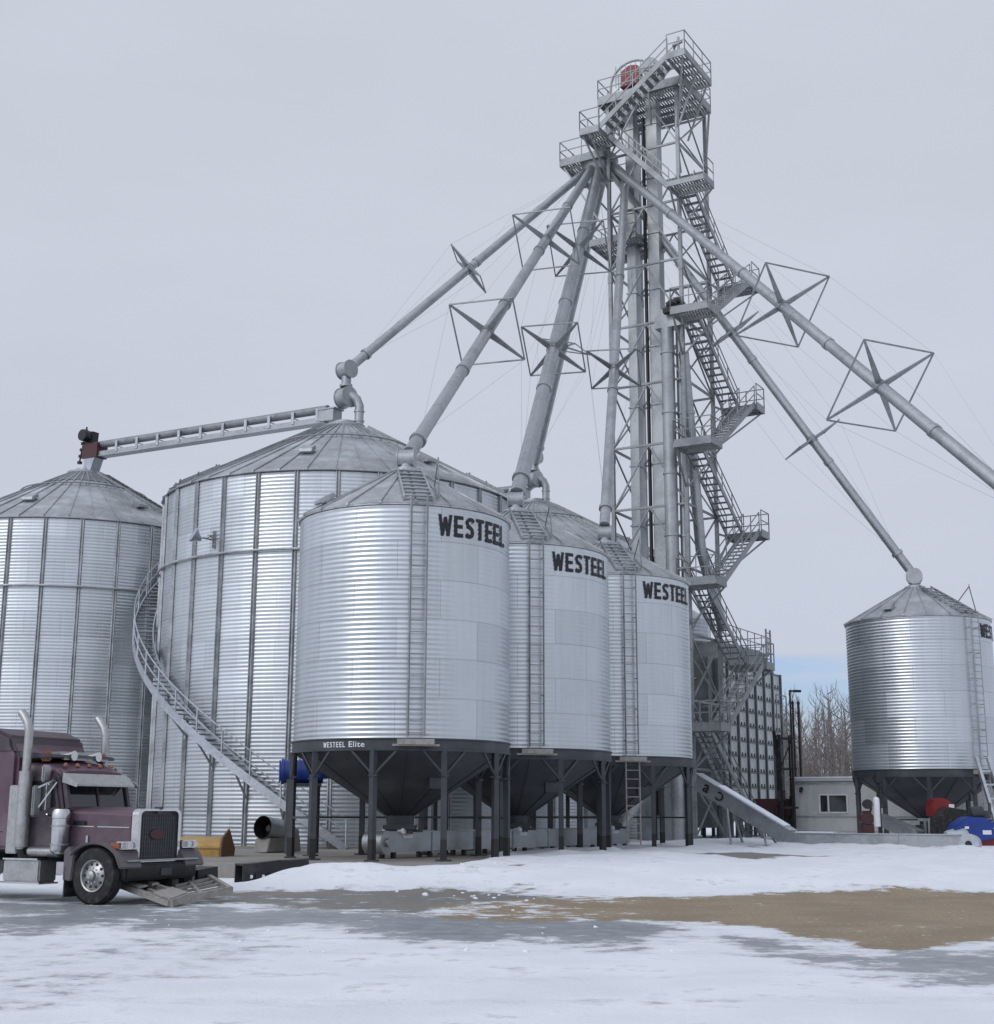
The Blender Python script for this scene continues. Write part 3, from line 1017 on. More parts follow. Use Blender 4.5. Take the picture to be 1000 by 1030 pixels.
# ------------------------------------------------------------------ gravity spouts
def spout(label, start, end, r0, r1, frames, edge=False, cables=True):
    """frames: (photo x where the spreader sits, half arm length, rotation)"""
    t = thing('spout', label, 'pipe', end, 0, 'sloping grain pipes from the tower head')
    ax = (end - start).normalized()
    Lp = (end - start).length
    mb = MB().tube(start, end, r0, r1, 18)
    n = max(2, int(Lp / 6.1))
    for k in range(1, n):
        p = start.lerp(end, k / n)
        r = r0 + (r1 - r0) * k / n
        mb.tube(p - ax * 0.10, p + ax * 0.10, r + 0.035, n=18)
    mb.tube(end - ax * 1.0, end - ax * 0.85, r1 + 0.06, n=18)
    part('pipe', mb, MP, t, world=True)
    h = ax.cross(V((0, 0, 1))).normalized()
    w = h.cross(ax).normalized()
    if w.z < 0:
        w = -w
    prev = [start + (end - start) * 0.03] * 4
    cb = MB()
    for (fx, hl, rot) in frames:
        lo, hi = 0.0, 1.0
        for _ in range(40):
            m = (lo + hi) / 2
            x = proj(start.lerp(end, m))[0]
            x0 = proj(start)[0]
            if fx < 0:
                go = proj(start.lerp(end, m))[1] < -fx
            else:
                go = (x < fx) == (proj(end)[0] > x0)
            if go:
                lo = m
            else:
                hi = m
        c = start.lerp(end, lo)
        r = r0 + (r1 - r0) * lo
        arms, cs = MB(), []
        if edge:
            vw = (c - CAM).normalized()
            an = (ax - vw * ax.dot(vw) * 0.8).normalized()
            h = an.cross(V((0, 0, 1))).normalized()
            w = h.cross(an).normalized()
        for k in range(4):
            a = rot + k * PI / 2
            dv = h * math.cos(a) + w * math.sin(a)
            tip = c + dv * hl
            cs.append(tip)
            sd = ax.cross(dv).normalized()
            # tapered channel arm
            b = c + dv * r
            bw, tw, th = 0.12, 0.035, 0.035
            pts = [b + sd * bw + ax * th, b - sd * bw + ax * th, b - sd * bw - ax * th, b + sd * bw - ax * th,
                   tip + sd * tw + ax * th * .6, tip - sd * tw + ax * th * .6, tip - sd * tw - ax * th * .6, tip + sd * tw - ax * th * .6]
            arms.add(pts, [(0, 1, 2, 3), (7, 6, 5, 4), (0, 4, 5, 1), (1, 5, 6, 2), (2, 6, 7, 3), (3, 7, 4, 0)])
        arms.tube(c - ax * 0.16, c + ax * 0.16, r + 0.03, n=16)
        for k in range(4):
            arms.bar(cs[k], cs[(k + 1) % 4], 0.05)
        part('spreader', arms, MT, t, world=True)
        for k in range(4):
            cb.tube(prev[k], cs[k], 0.004, n=4)
        prev = cs
    if frames and cables:
        for k in range(4):
            cb.tube(prev[k], start.lerp(end, 0.965), 0.004, n=4)
        # short fan of tie rods near the foot
        part('cable', cb, MT, t, world=True)
    return t


def receiver(label, c, zr, face, r=0.38):
    """round dead-head box on a bin peak that takes a spout"""
    t = thing('spout_receiver', label, 'pipe fitting', (c.x, c.y, zr))
    face = V(face).normalized()
    top = V((c.x, c.y, zr + 0.34))
    mb = MB().tube(top - face * 0.25, top + face * 0.25, r, n=22)
    for s in (-0.25, 0.25):
        mb.tube(top + face * (s - 0.02), top + face * (s + 0.02), r + 0.035, n=22)
    part('drum', mb, MP, t, world=True)
    mb = MB().tube((c.x, c.y, zr - 0.05), (c.x, c.y, zr + 0.2), 0.22, n=18).tube((c.x, c.y, zr + 0.0), (c.x, c.y, zr + 0.05), 0.28, n=18)
    part('neck', mb, MP, t, world=True)
    return t


face_h = V((1, -0.12, 0))
recs = ((PA, 'drum shaped pipe end on the peak of the nearest hopper bin'), (PB, 'drum shaped pipe end on the peak of the middle hopper bin'),
        (PC, 'drum shaped pipe end on the peak of the hopper bin beside the tower'), (PF, 'drum shaped pipe end on the peak of the lone right hopper bin'))
for c, lb in recs:
    receiver(lb, c, HZP + 0.1, face_h if c is not PF else V((-0.3, -1, 0)), 0.29 if c is not PF else 0.34)
    q = V((c.x, c.y, HZP + 0.72))


def sp_end(c, z):
    q = V((c.x, c.y, z))
    return q + (DP - q).normalized() * 0.35


ZR = HZP + 0.48
A45 = PI / 4
O = V((0, 0, 0))
spout('thick sloping pipe ending on the nearest hopper bin', DP + V((-0.45, -0.55, -0.15)), sp_end(PA, ZR), 0.21, 0.22, [(549.5, 1.85, A45), (490, 1.75, A45)])
spout('thick steep pipe ending on the middle hopper bin', DP + V((-0.1, -0.7, -0.35)), sp_end(PB, ZR), 0.25, 0.27, [(582.5, 1.85, A45), (557, 1.65, A45)])
spout('nearly upright pipe ending on the hopper bin beside the tower', pix(629, 182, 66.0), V((PC.x, PC.y, ZR + 0.3)), 0.20, 0.21, [(-371, 1.55, A45)])
part('feed_arm', MB().path([DP, DP + V((0.7, -0.3, 0.1)), pix(629, 176, 66.0), pix(629, 190, 65.9)], [0.24, 0.22, 0.21, 0.21], 14), MP, ds, world=True)
spout('long thin sloping pipe ending on the lone right hopper bin', DP + V((0.6, -0.3, -0.2)), sp_end(PF, ZR), 0.20, 0.21, [(736, 1.7, A45), (817, 1.7, A45)], True)
spout('longest sloping pipe, running out of the picture at the right', DP + V((0.55, -0.55, 0.1)), pix(1075, 545, 42.5), 0.20, 0.25, [(787, 2.3, A45), (885.5, 2.35, A45)])
ZDP = DZP + 2.75
spout('sloping pipe ending on the peak of the staircase bin', DP + V((-0.75, -0.1, -0.1)), V((PD.x, PD.y, ZDP)) + (DP - V((PD.x, PD.y, ZDP))).normalized() * 0.4, 0.20, 0.21, [(471.5, 1.55, A45)], True)
ZGP = DZP + 2.0
spout('steep pipe behind the thick one, ending on the hidden big bin', DP + V((0.2, 0.3, -0.35)), V((PG.x, PG.y, ZGP)) + (DP - V((PG.x, PG.y, ZGP))).normalized() * 0.4, 0.20, 0.21, [(567, 1.6, A45)])


# ------------------------------------------------------------------ peak fittings and roof conveyors of the big bins
def peak_fitting(label, c, hi):
    t = thing('peak_valve', label, 'pipe fitting', (c.x, c.y, DZP + 0.4))
    b = V((c.x, c.y, DZP))
    f = V((0.75, -0.66, 0)).normalized()
    if hi:
        top = b + V((0, 0, 2.75))
        part('drum', MB().tube(top - f * 0.28, top + f * 0.28, 0.39, n=24).tube(top - f * 0.31, top - f * 0.26, 0.42, n=24).tube(top + f * 0.26, top + f * 0.31, 0.42, n=24), MP, t, world=True)
        part('neck', MB().tube(b + V((0, 0, 2.0)), b + V((0, 0, 2.5)), 0.22, n=16).tube(b + V((0, 0, 1.95)), b + V((0, 0, 2.05)), 0.29, n=16), MP, t, world=True)
    y = b + V((0, 0, 1.45))
    part('valve_body', MB().tube(y - f * 0.26, y + f * 0.26, 0.46, n=24).tube(y - f * 0.29, y - f * 0.24, 0.49, n=24).tube(y + f * 0.24, y + f * 0.29, 0.49, n=24), MP, t, world=True)
    e = V((0.95, -0.1, 0))
    mb = MB().path([y + e * 0.2 + V((0, 0, 0.12)), y + e * 0.52 + V((0, 0, -0.10)), y + e * 0.66 + V((0, 0, -0.42)), V((y.x, y.y, 0)) + e * 0.66 + V((0, 0, DZP + 0.05))], [0.22, 0.22, 0.21, 0.20], 16)
    for z in (0.3, 0.75):
        q = V((y.x, y.y, DZP + z)) + e * 0.66
        mb.tube(q, q + V((0, 0, 0.06)), 0.24, n=16)
    part('elbow', mb, MP, t, world=True)
    return t


peak_fitting('Y-shaped pipe junction on the peak of the staircase bin', PD, True)
peak_fitting('pipe junction on the peak of the hidden big bin', PG, True)


def roof_conveyor(label, p, q, drive):
    t = thing('roof_conveyor', label, 'conveyor', p)
    d = (q - p).normalized()
    s = V((-d.y, d.x, 0)).normalized()
    if s.y > 0:
        s = -s
    up = V((0, 0, 1))
    part('trough', MB().bar(p, q, 0.46, 0.24).bar(p + up * -0.13, q + up * -0.13, 0.54, 0.03), MP, t, world=True)
    part('return_tube', MB().tube(p + up * 0.52, q + up * 0.52, 0.19, n=14), MT, t, world=True)
    n = int((q - p).length / 1.52)
    for k in range(n + 1):
        mb = MB()
        c = p.lerp(q, (k + 0.3) / (n + 0.6)) + s * 0.24 + up * 0.26
        mb.box(c, (0.16, 0.05, 0.58), Matrix((d, V((-d.y, d.x, 0)), up)).transposed())
        mb.box(c - s * 0.24, (0.05, 0.5, 0.04), Matrix((d, V((-d.y, d.x, 0)), up)).transposed())
        part('bracket', mb, MG, t, world=True)
    mb = MB().bar(p - d * 0.55 + up * 0.16, p + d * 0.3 + up * 0.16, 0.62, 0.52).bar(p - d * 0.65 + up * 0.45, p + d * 0.35 + up * 0.45, 0.7, 0.06)
    part('tail_box', mb, MP, t, world=True)
    if drive:
        c = q + d * 0.3
        part('head_box', MB().bar(q - d * 0.6 + up * 0.2, q + d * 0.5 + up * 0.2, 0.7, 0.75), MREDD, t, world=True)
        mb = MB().tube(c + up * 1.0 - s * 0.2, c + up * 1.0 + s * 0.6, 0.30, n=16).bar(c + up * 0.5 - d * 0.05, c + up * 1.25 - d * 0.1, 0.5, 0.4)
        part('motor', mb, MK, t, world=True)
        mb = MB()
        for k in range(6):
            mb.tube(c + d * (0.42 + 0.06 * k) + up * (1.45 - 0.33 * k), c + d * (0.42 + 0.06 * k) + up * (1.33 - 0.33 * k), 0.13, n=10)
        mb.bar(c + d * 0.35 + up * 1.6, c + d * 0.75 + up * -0.3, 0.06)
        part('drive_chain', mb, MK, t, world=True)
        mb = MB().prism([(-0.5, 0.1), (0.45, 0.1), (0.3, -0.95), (-0.1, -0.95)], -0.3, 0.3, Matrix((d, up, -s)).transposed(), q)
        part('discharge', mb, MG, t, world=True)
    return t


cz = DZP + 0.55
dD = (PE - PD).normalized()
roof_conveyor('long roof conveyor with light brackets between the two left bin peaks', PD + dD * 1.0 + V((0, 0, cz)), PE - dD * 0.5 + V((0, 0, cz + 0.42)), True)
roof_conveyor('roof conveyor mostly hidden behind the staircase bin roof, ending at the hidden bin', PG + dD * 1.0 + V((0, 0, cz)), PG + dD * 11 + V((0, 0, cz + 0.3)), False)

# ------------------------------------------------------------------ conveyors on the ground
# unloading conveyor under the three hopper bins
un = thing('unload_conveyor', 'low grey trough conveyor running under the row of hopper bins', 'conveyor', PA + V((0, 0, 0.45)))
d = (PC - PA).normalized()
p, q = PA - d * 1.1 + V((0, 0, 0.86)), PC + d * 1.2 + V((0, 0, 0.86))
mb = MB().bar(p, q, 0.55, 0.56)
k = 0.0
while k < (q - p).length:
    mb.bar(p + d * (k - 0.03), p + d * (k + 0.03), 0.62, 0.66)
    k += 2.4
mb.bar(p + V((0, 0, 0.29)), q + V((0, 0, 0.29)), 0.62, 0.03)
part('trough', mb, MP, un, world=True)
s = V((d.y, -d.x, 0))
part('tail_drum', MB().tube(p - s * 0.33, p + s * 0.33, 0.33, n=20).tube(p + s * 0.33, p + s * 0.42, 0.12, n=12), MP, un, world=True)
mb = MB()
k = 0.5
while k < (q - p).length:
    mb.bar(p + d * k + s * 0.2 - V((0, 0, 0.28)), p + d * k + s * 0.2 - V((0, 0, 0.46)), 0.12)
    mb.bar(p + d * k - s * 0.2 - V((0, 0, 0.28)), p + d * k - s * 0.2 - V((0, 0, 0.46)), 0.12)
    k += 1.9
part('feet', mb, MK, un, world=True)
mb = MB()
for c in (PA, PB, PC):
    mb.bar(c + V((0, 0, 1.10)), c + V((0, 0, 1.25)), 0.75, 0.75)
    mb.prism([(-0.35, 0), (0.35, 0), (0.22, -0.25), (-0.22, -0.25)], -0.3, 0.3, Matrix((d, V((0, 0, 1)), -s)).transposed(), c + V((0, 0, 1.22)))
part('inlet', mb, MWHT, un, world=True)
mb = MB().tube(PC + d * 0.6 + V((0, 0, 0.8)), T(0.2, -1.6, 4.3), 0.24, n=14)
part('rising_tube', mb, MP, un, world=True)

# ramp conveyor with the lettering
cr = pix(975, 845, 54.0)
cr = V((cr.x, cr.y, 0.62))
rc = thing('ramp_conveyor', 'long grey box conveyor, level on the snow then ramping up to the tower', 'conveyor', cr)
cm = cr - VX * 6.75
ct = pix(703, 787, 59.9)
dd_ = (ct - cm).normalized()
mb = MB().bar(cr, cm, 0.6, 0.60).bar(cm - dd_ * 0.12, ct, 0.6, 0.60)
k = 0.6
while k < (ct - cm).length:
    mb.bar(cm + dd_ * (k - 0.025), cm + dd_ * (k + 0.025), 0.66, 0.67)
    k += 1.5
for k in (0.0, 2.6, 5.4, 6.6):
    mb.bar(cr - VX * (k - 0.03), cr - VX * (k + 0.03), 0.68, 0.70)
part('trough', mb, MP, rc, world=True)
mb = MB().bar(cr + V((0, 0, 0.33)), cm + V((0, 0, 0.33)), 0.7, 0.04)
mb.bar(cm + V((0, 0, 0.37)) + dd_ * 0.1, ct + V((0, 0, 0.37)), 0.74, 0.05)
part('cover', mb, MG, rc, world=True)
mb = MB().bar(cm + dd_ * 0.4 + V((0, 0, 0.42)), ct - dd_ * 1.2 + V((0, 0, 0.42)), 0.6, 0.06).bar(cm + VX * 1.6 + V((0, 0, 0.37)), cm + VX * 0.1 + V((0, 0, 0.37)), 0.6, 0.05)
part('snow_strip', mb, MSNOWC, rc, world=True)
mb = MB().tube(cr + UX * -0.34 + VX * 0.05, cr + UX * 0.34 + VX * 0.05, 0.34, n=24)
mb.tube(cr + UX * -0.38 + VX * 0.05, cr + UX * -0.30 + VX * 0.05, 0.38, n=24)
part('tail_drum', mb, MG, rc, world=True)
part('bearing', MB().tube(cr + UX * -0.45 + VX * 0.05, cr + UX * -0.36 + VX * 0.05, 0.12, n=14), MK, rc, world=True)
mb = MB()
for k in (0.35, 2.7, 6.6):
    c = cr - VX * k - V((0, 0, 0.33))
    mb.box(c - V((0, 0, 0.05)), (0.5, 0.5, 0.10), MYARD)
part('feet', mb, MK, rc, world=True)
# lettering on the ramp's near side: reads up-ended on the box
me1 = textmesh('a', 0.8, 0.006, 0.012)
me2 = textmesh('C', 0.62, 0.006, 0.010)
nrm = -UX
yv = nrm.cross(dd_).normalized() * -1.0
if yv.z < 0:
    yv = -yv
for me, k, flip, sc_ in ((me1, 0.55, 1, 0.85), (me2, 1.25, -1, 0.8)):
    xs = [v.co.x for v in me.vertices]
    ys = [v.co.y for v in me.vertices]
    cx, cy = (min(xs) + max(xs)) / 2, (min(ys) + max(ys)) / 2
    base = ct - dd_ * k - UX * 0.335
    for v in me.vertices:
        x, y, z = (v.co.x - cx) * sc_ * flip, (v.co.y - cy) * sc_, v.co.z
        v.co = base + (-dd_) * x + yv * y - UX * z - rc.location
    me.update()
    o = link('lettering', me, MTX, rc)
# trestle legs under the ramp
for k in (1.6, 3.4):
    c = ct - dd_ * k
    mb = MB()
    for s in (-0.28, 0.28):
        mb.bar(c + UX * s - V((0, 0, 0.3)), V((c.x, c.y, 0.35)) + UX * s * 2.6 + VX * 0.3, 0.07)
    part('trestle', mb, MT, rc, world=True)
# ------------------------------------------------------------------ grain dryer
dq = pix(721, 700, 72.0)
DQ = V((dq.x, dq.y, 0))


def D(u, v, z):
    return DQ + UX * u + VX * v + V((0, 0, z))


HGT = 9.55
dry = thing('grain_dryer', 'tall dark grain dryer with rows of pale square panels, behind the stair tower', 'dryer', D(0, 0, 0.4))
mb = MB().box(D(5, -2.6, (1.9 + HGT) / 2), (5.2, 10.0, HGT - 1.9), MYARD)
part('body', mb, MDRY, dry, world=True)
# chamfered top and the hood at the far end
mb = MB().prism([(0, 0), (10, 0), (9.4, 0.55), (7.6, 1.2), (1.2, 1.0)], -4.9, -0.25, Matrix((UX, V((0, 0, 1)), VX)).transposed(), D(0, 0, HGT - 0.02))
part('roof', mb, MDRY, dry, world=True)
pn = MB().box((0, 0, 0), (0.05, 1.02, 0.66), None)
nb_ = len(pn.f)
for s in (-0.22, 0.22):
    pn.box((0.035, s, -0.27), (0.05, 0.13, 0.16))
pm = pn.mesh('panel')
pm.materials.append(MPAN)
pm.materials.append(MK)
for i, f_ in enumerate(pm.polygons):
    f_.material_index = 0 if i < nb_ else 1
NC, NRW = 7, 9
for i in range(NC):
    for j in range(NRW):
        c = D(0.72 + i * 1.425, 0.03, 2.25 + 0.42 + j * 0.80)
        o = link('panel', pm, MPAN, dry)
        o.matrix_local = Matrix.Translation(c - dry.location) @ MYARD.to_4x4()
mb = MB()
for i in range(NC + 1):
    mb.bar(D(0.03 + i * 1.42, 0.05, 0.5), D(0.03 + i * 1.42, 0.05, HGT), 0.13, 0.18, up=VX)
for j in range(NRW + 1):
    mb.bar(D(0, 0.03, 2.25 + j * 0.80), D(10, 0.03, 2.25 + j * 0.80), 0.06, 0.10)
part('frame', mb, MDRY, dry, world=True)
# dark near end: plenum with door handles and round fan opening
mb = MB().box(D(-0.35, -1.6, 5.3), (2.9, 0.7, 8.6), MYARD)
for v_ in (-2.9, -2.0, -1.1, -0.3):
    mb.bar(D(-0.74, v_, 1.2), D(-0.74, v_, 9.5), 0.06, 0.08)
mb.bar(D(-0.74, -3.0, 4.9), D(-0.74, -0.2, 4.9), 0.1, 0.5)
part('plenum', mb, MDRY, dry, world=True)
mb = MB()
for z in (6.3, 8.5):
    mb.bar(D(-0.78, -1.5, z), D(-0.78, -0.8, z), 0.05)
part('handles', mb, MWHT, dry, world=True)
mb = MB().tube(D(-0.85, -2.0, 3.0), D(-0.6, -2.0, 3.0), 0.72, n=24)
part('fan_opening', mb, MK, dry, world=True)
mb = MB()
for i in range(8):
    for v_ in (-0.2, -2.6, -4.9):
        mb.bar(D(0.2 + i * 1.37, v_, 0.3), D(0.2 + i * 1.37, v_, 2.0), 0.16)
for i in range(7):
    mb.bar(D(0.2 + i * 1.37, -0.2, 0.4), D(0.2 + (i + 1) * 1.37, -0.2, 1.9), 0.06)
part('legs', mb, MDRY, dry, world=True)
rl = MB()
railing(rl, [D(0.1, -0.3, HGT + 1.0), D(9.2, -0.3, HGT + 1.0)], 1.1)
railing(rl, [D(0.1, -4.6, HGT + 1.0), D(9.2, -4.6, HGT + 1.0), D(9.2, -0.3, HGT + 1.0)], 1.1)
part('railing', rl, MT, dry, world=True)
ld = MB()
for s in (-0.35, 0.35):
    ld.bar(D(8.7 + s, -0.12, HGT + 0.4), D(8.7 + s, -0.12, HGT + 2.5), 0.09)
for k in range(7):
    ld.bar(D(8.35, -0.12, HGT + 0.5 + 0.3 * k), D(9.05, -0.12, HGT + 0.5 + 0.3 * k), 0.05)
part('ladder_gate', ld, MT, dry, world=True)
gb = thing('garner_bin', 'small pale cone topped bin on the dryer roof, seen through the tower braces', 'grain bin', D(2.4, -2.6, HGT + 0.8))
part('wall', MB().lathe(corr(1.25, 0.0, 1.6, 0.2, 0.012), 48), MG, gb, angle=60)
part('roof', MB().lathe([(1.32, 1.57), (1.3, 1.62), (0.2, 2.35), (0.0, 2.36)], 48), MG, gb)
# burner housing at the foot of the dryer
bq = pix(778, 817, 72.5)
bh = thing('burner_housing', 'dark red burner box standing at the right foot of the dryer', 'burner', (bq.x, bq.y, 0.4))
mb = MB().box((0, 0, 1.4), (1.7, 1.2, 1.3), MYARD).tube((0.3, -0.9, 1.4), (0.3, -0.5, 1.4), 0.42, n=20)
for s in (-0.6, 0.6):
    mb.box((s, -0.5, 0.3), (0.16, 0.16, 0.7), MYARD)
part('housing', mb, MREDD, bh, bevel=0.04)
mb = MB().tube((0.75, -0.8, 0.0), (0.75, -0.8, 2.2), 0.07).tube((0.5, -0.9, 0.3), (0.9, -0.6, 2.0), 0.05).box((0.6, -0.9, 0.8), (0.4, 0.3, 0.6))
part('gas_pipes', mb, MK, bh)

# ------------------------------------------------------------------ dark steel stand, poles
sq = pix(791, 790, 71.0)
sd = thing('steel_stand', 'dark steel stand with cross shelves between dryer and site trailer', 'stand', (sq.x, sq.y, 0.4))
mb = MB()
for x in (-0.32, 0.3):
    for y in (-0.3, 0.3):
        mb.bar((x, y, 0), (x, y, 5.2), 0.10 if x > 0 else 0.14)
for z in (1.6, 3.5, 5.0):
    mb.box((0.05, 0, z), (0.9, 0.7, 0.10))
mb.bar((-0.32, -0.3, 3.5), (0.3, -0.3, 5.0), 0.06).bar((-0.35, 0.3, 4.2), (-0.45, 0.3, 5.4), 0.16).box((-0.3, -0.2, 2.2), (0.35, 0.3, 0.5))
part('frame', mb, MK, sd)
mb = MB().bar((-0.4, -0.3, 5.0), (-0.4, -0.3, 7.2), 0.05).bar((0.1, -0.3, 5.0), (0.1, -0.3, 7.1), 0.05).bar((0.1, -0.3, 7.1), (-0.4, -0.3, 7.2), 0.05).bar((-0.4, -0.3, 6.2), (0.1, -0.3, 6.2), 0.04)
part('guard_rail', mb, MT, sd)


def pole(px, ytop, Y, arm, label, r=0.05, name='light_pole'):
    top = pix(px, ytop, Y)
    t = thing(name, label, 'pole', (top.x, top.y, 0.35))
    H = top.z - 0.35
    part('mast', MB().tube((0, 0, 0), (0, 0, H), r * 1.15, r, 12).box((0, 0, 0.02), (0.35, 0.35, 0.06)), MK, t)
    if arm:
        mb = MB().tube((0, 0, H - 0.06), (0.3, 0, H - 0.04), 0.05).box((0.38, 0, H - 0.06), (0.36, 0.2, 0.12))
        part('lamp_head', mb, MK, t, bevel=0.02)
    else:
        part('cap', MB().lathe([(r, H - 0.04), (r * 1.3, H - 0.02), (r * 1.3, H + 0.1), (0.02, H + 0.16)], 14, caps=True), MK, t)
    return t


pole(794.5, 694, 70.5, True, 'tall black lamp post with a short arm, beside the dryer')
pole(797.5, 708, 73.5, False, 'plain black post just right of the tall lamp post', 0.055, 'steel_post')
pole(803, 708, 78.0, False, 'dark post with a round cap at the edge of the bare trees', 0.07, 'steel_post')

# ------------------------------------------------------------------ site trailer
tq = pix(797, 815, 72.0)
TR = V((tq.x, tq.y, 0))


def Q(v, u, z):
    return TR + VX * v + UX * u + V((0, 0, z))


TL, TW, TB, TT = 11.5, 3.0, 0.85, 3.35
tr_ = thing('site_trailer', 'long grey site office trailer with a flat snowy roof and a dark sliding window', 'trailer', Q(0, 0, 0.4))
part('body', MB().box(Q(TL / 2, TW / 2, (TB + TT) / 2), (TL, TW, TT - TB), MYARD), MTRL, tr_, world=True, bevel=0.03)
mb = MB()
x = 0.4
while x < TL:
    mb.bar(Q(x, -0.006, TB + 0.1), Q(x, -0.006, TT - 0.2), 0.012, 0.03, up=VX)
    x += 0.4
part('siding_ribs', mb, MTRL, tr_, world=True)
part('roof', MB().box(Q(TL / 2, TW / 2, TT + 0.03), (TL + 0.3, TW + 0.3, 0.12), MYARD), MTRL, tr_, world=True)
part('roof_snow', MB().box(Q(TL / 2, TW / 2, TT + 0.13), (TL + 0.24, TW + 0.24, 0.10), MYARD), MSNOWC, tr_, world=True, bevel=0.04)
part('trim', MB().bar(Q(-0.02, -0.02, TT - 0.14), Q(TL, -0.02, TT - 0.14), 0.05, 0.10).bar(Q(-0.02, -0.02, TB + 0.72), Q(TL, -0.02, TB + 0.72), 0.04, 0.07), MST, tr_, world=True)
part('skirt', MB().box(Q(TL / 2, TW / 2, 0.6), (TL - 0.1, TW - 0.1, 0.54), MYARD), MTRL, tr_, world=True)
for (wx, ww) in ((1.45, 1.40), (6.6, 1.4)):
    fr = MB()
    z0, z1 = TB + 0.92, TB + 1.80
    for a, b in (((wx, z0), (wx + ww, z0)), ((wx, z1), (wx + ww, z1)), ((wx, z0), (wx, z1)), ((wx + ww, z0), (wx + ww, z1)), ((wx + ww * 0.32, z0), (wx + ww * 0.32, z1))):
        fr.bar(Q(a[0], -0.04, a[1]), Q(b[0], -0.04, b[1]), 0.08, 0.08, up=UX)
    w_ = part('window', fr, MWHT, tr_, world=True)
    part('pane', MB().box(Q(wx + ww / 2, -0.015, (z0 + z1) / 2), (ww, 0.02, z1 - z0), MYARD), MGL, w_, world=True)
mb = MB().box(Q(0.55, -0.10, TT - 0.42), (0.14, 0.2, 0.16), MYARD).ball(Q(0.55, -0.18, TT - 0.52), 0.09, 8)
part('wall_lamp', mb, MK, tr_, world=True)

# ------------------------------------------------------------------ small machines by the lone hopper bin
# drive motor on the conveyor
mq = pix(872, 822, 56.8)
mt = thing('drive_motor', 'maroon drive motor with black pulley sitting on the level conveyor', 'motor', (mq.x, mq.y, 0.97))
mb = MB().tube((-0.02, -0.25, 0.55), (-0.02, 0.3, 0.55), 0.26, n=18).box((0, 0, 0.18), (0.44, 0.5, 0.36)).box((0, 0, 0.75), (0.3, 0.3, 0.22)).bar((-0.1, -0.2, 0.3), (0.16, -0.2, 1.0), 0.08)
part('housing', mb, MREDD, mt, bevel=0.02)
part('pulley', MB().tube((-0.02, -0.36, 1.12), (-0.02, -0.22, 1.12), 0.19, n=20).tube((-0.02, -0.2, 1.12), (-0.02, 0.2, 1.12), 0.10, n=12), MK, mt)
gq = pix(880.5, 819, 56.6)
part('belt_guard', MB().tube((0.34, -0.25, 0.25), (0.34, -0.25, 1.28), 0.13, n=18).ball((0.34, -0.25, 1.28), 0.13, 8), MWHT, mt)
# slanted trough behind it
fq, fe = pix(886, 825, 60.3), pix(926, 842, 58.6)
solo('feed_trough', MB().bar(fq, fe, 0.5, 0.42).bar(fq + V((0, 0, 0.24)), fe + V((0, 0, 0.24)), 0.58, 0.05).bar(fq - V((0, 0, 0.1)), V((fq.x, fq.y, 0.3)), 0.12), MP,
     'short grey slanted trough behind the level conveyor under the lone bin', 'conveyor', (fe.x, fe.y, 0.45))
# black switch box on a post
bq = pix(884, 806, 59.3)
mb = MB().bar((bq.x, bq.y, 0.4), (bq.x, bq.y, bq.z + 1.0), 0.14).box((bq.x + 0.12, bq.y - 0.1, bq.z), (0.36, 0.25, 0.55)).box((bq.x, bq.y - 0.1, bq.z + 0.95), (0.3, 0.3, 0.4))
solo('switch_post', mb, MK, 'black post with switch boxes in front of the site trailer', 'post', (bq.x, bq.y, 0.4), bevel=0.02)
# red tank
rq = pix(945, 811, 59.2)
rt = thing('red_tank', 'rounded red engine cover on a rack beneath the lone hopper bin', 'engine', (rq.x, rq.y, 0.42))
hz = rq.z - 0.42
prof = [(-0.45, -0.45), (-0.45, 0.05), (-0.36, 0.24), (-0.15, 0.34), (0.15, 0.32), (0.34, 0.18), (0.45, 0.0), (0.45, -0.45)]
part('cover', MB().prism(prof, -0.45, 0.45, Matrix((V((1, 0, 0)), V((0, 0, 1)), V((0, -1, 0)))).transposed(), (0, 0, hz)), MRED, rt, bevel=0.05)
part('sticker', MB().box((0.36, -0.462, hz + 0.0), (0.22, 0.012, 0.16)), MWHT, rt)
mb = MB().bar((-1.0, -0.2, hz - 0.55), (0.6, -0.2, hz - 0.55), 0.12)
for x in (-0.55, 0.5):
    for y in (-0.3, 0.3):
        mb.bar((x, y, 0), (x, y, hz - 0.5), 0.09)
part('rack', mb, MT, rt)
mb = MB().lathe([(0.30, 0.0), (0.34, 0.1), (0.34, 0.75), (0.28, 0.86)], 20, (-0.25, -0.5, 0.05), caps=True)
part('drum', mb, MP, rt)
# dark bin behind the blue machine
kq = pix(956, 826, 58.3)
solo('tarped_crate', MB().prism([(-0.75, 0), (0.6, 0), (0.75, 0.9), (0.65, 1.45), (-0.2, 1.6), (-0.7, 1.1)], -0.5, 0.5, Matrix((V((1, 0, 0)), V((0, 0, 1)), V((0, -1, 0)))).transposed(), (kq.x, kq.y, 0.4)),
     MBRN if False else MRUB, 'dark tarped crate between the red engine cover and the blue machine', 'crate', (kq.x, kq.y, 0.4), bevel=0.06)
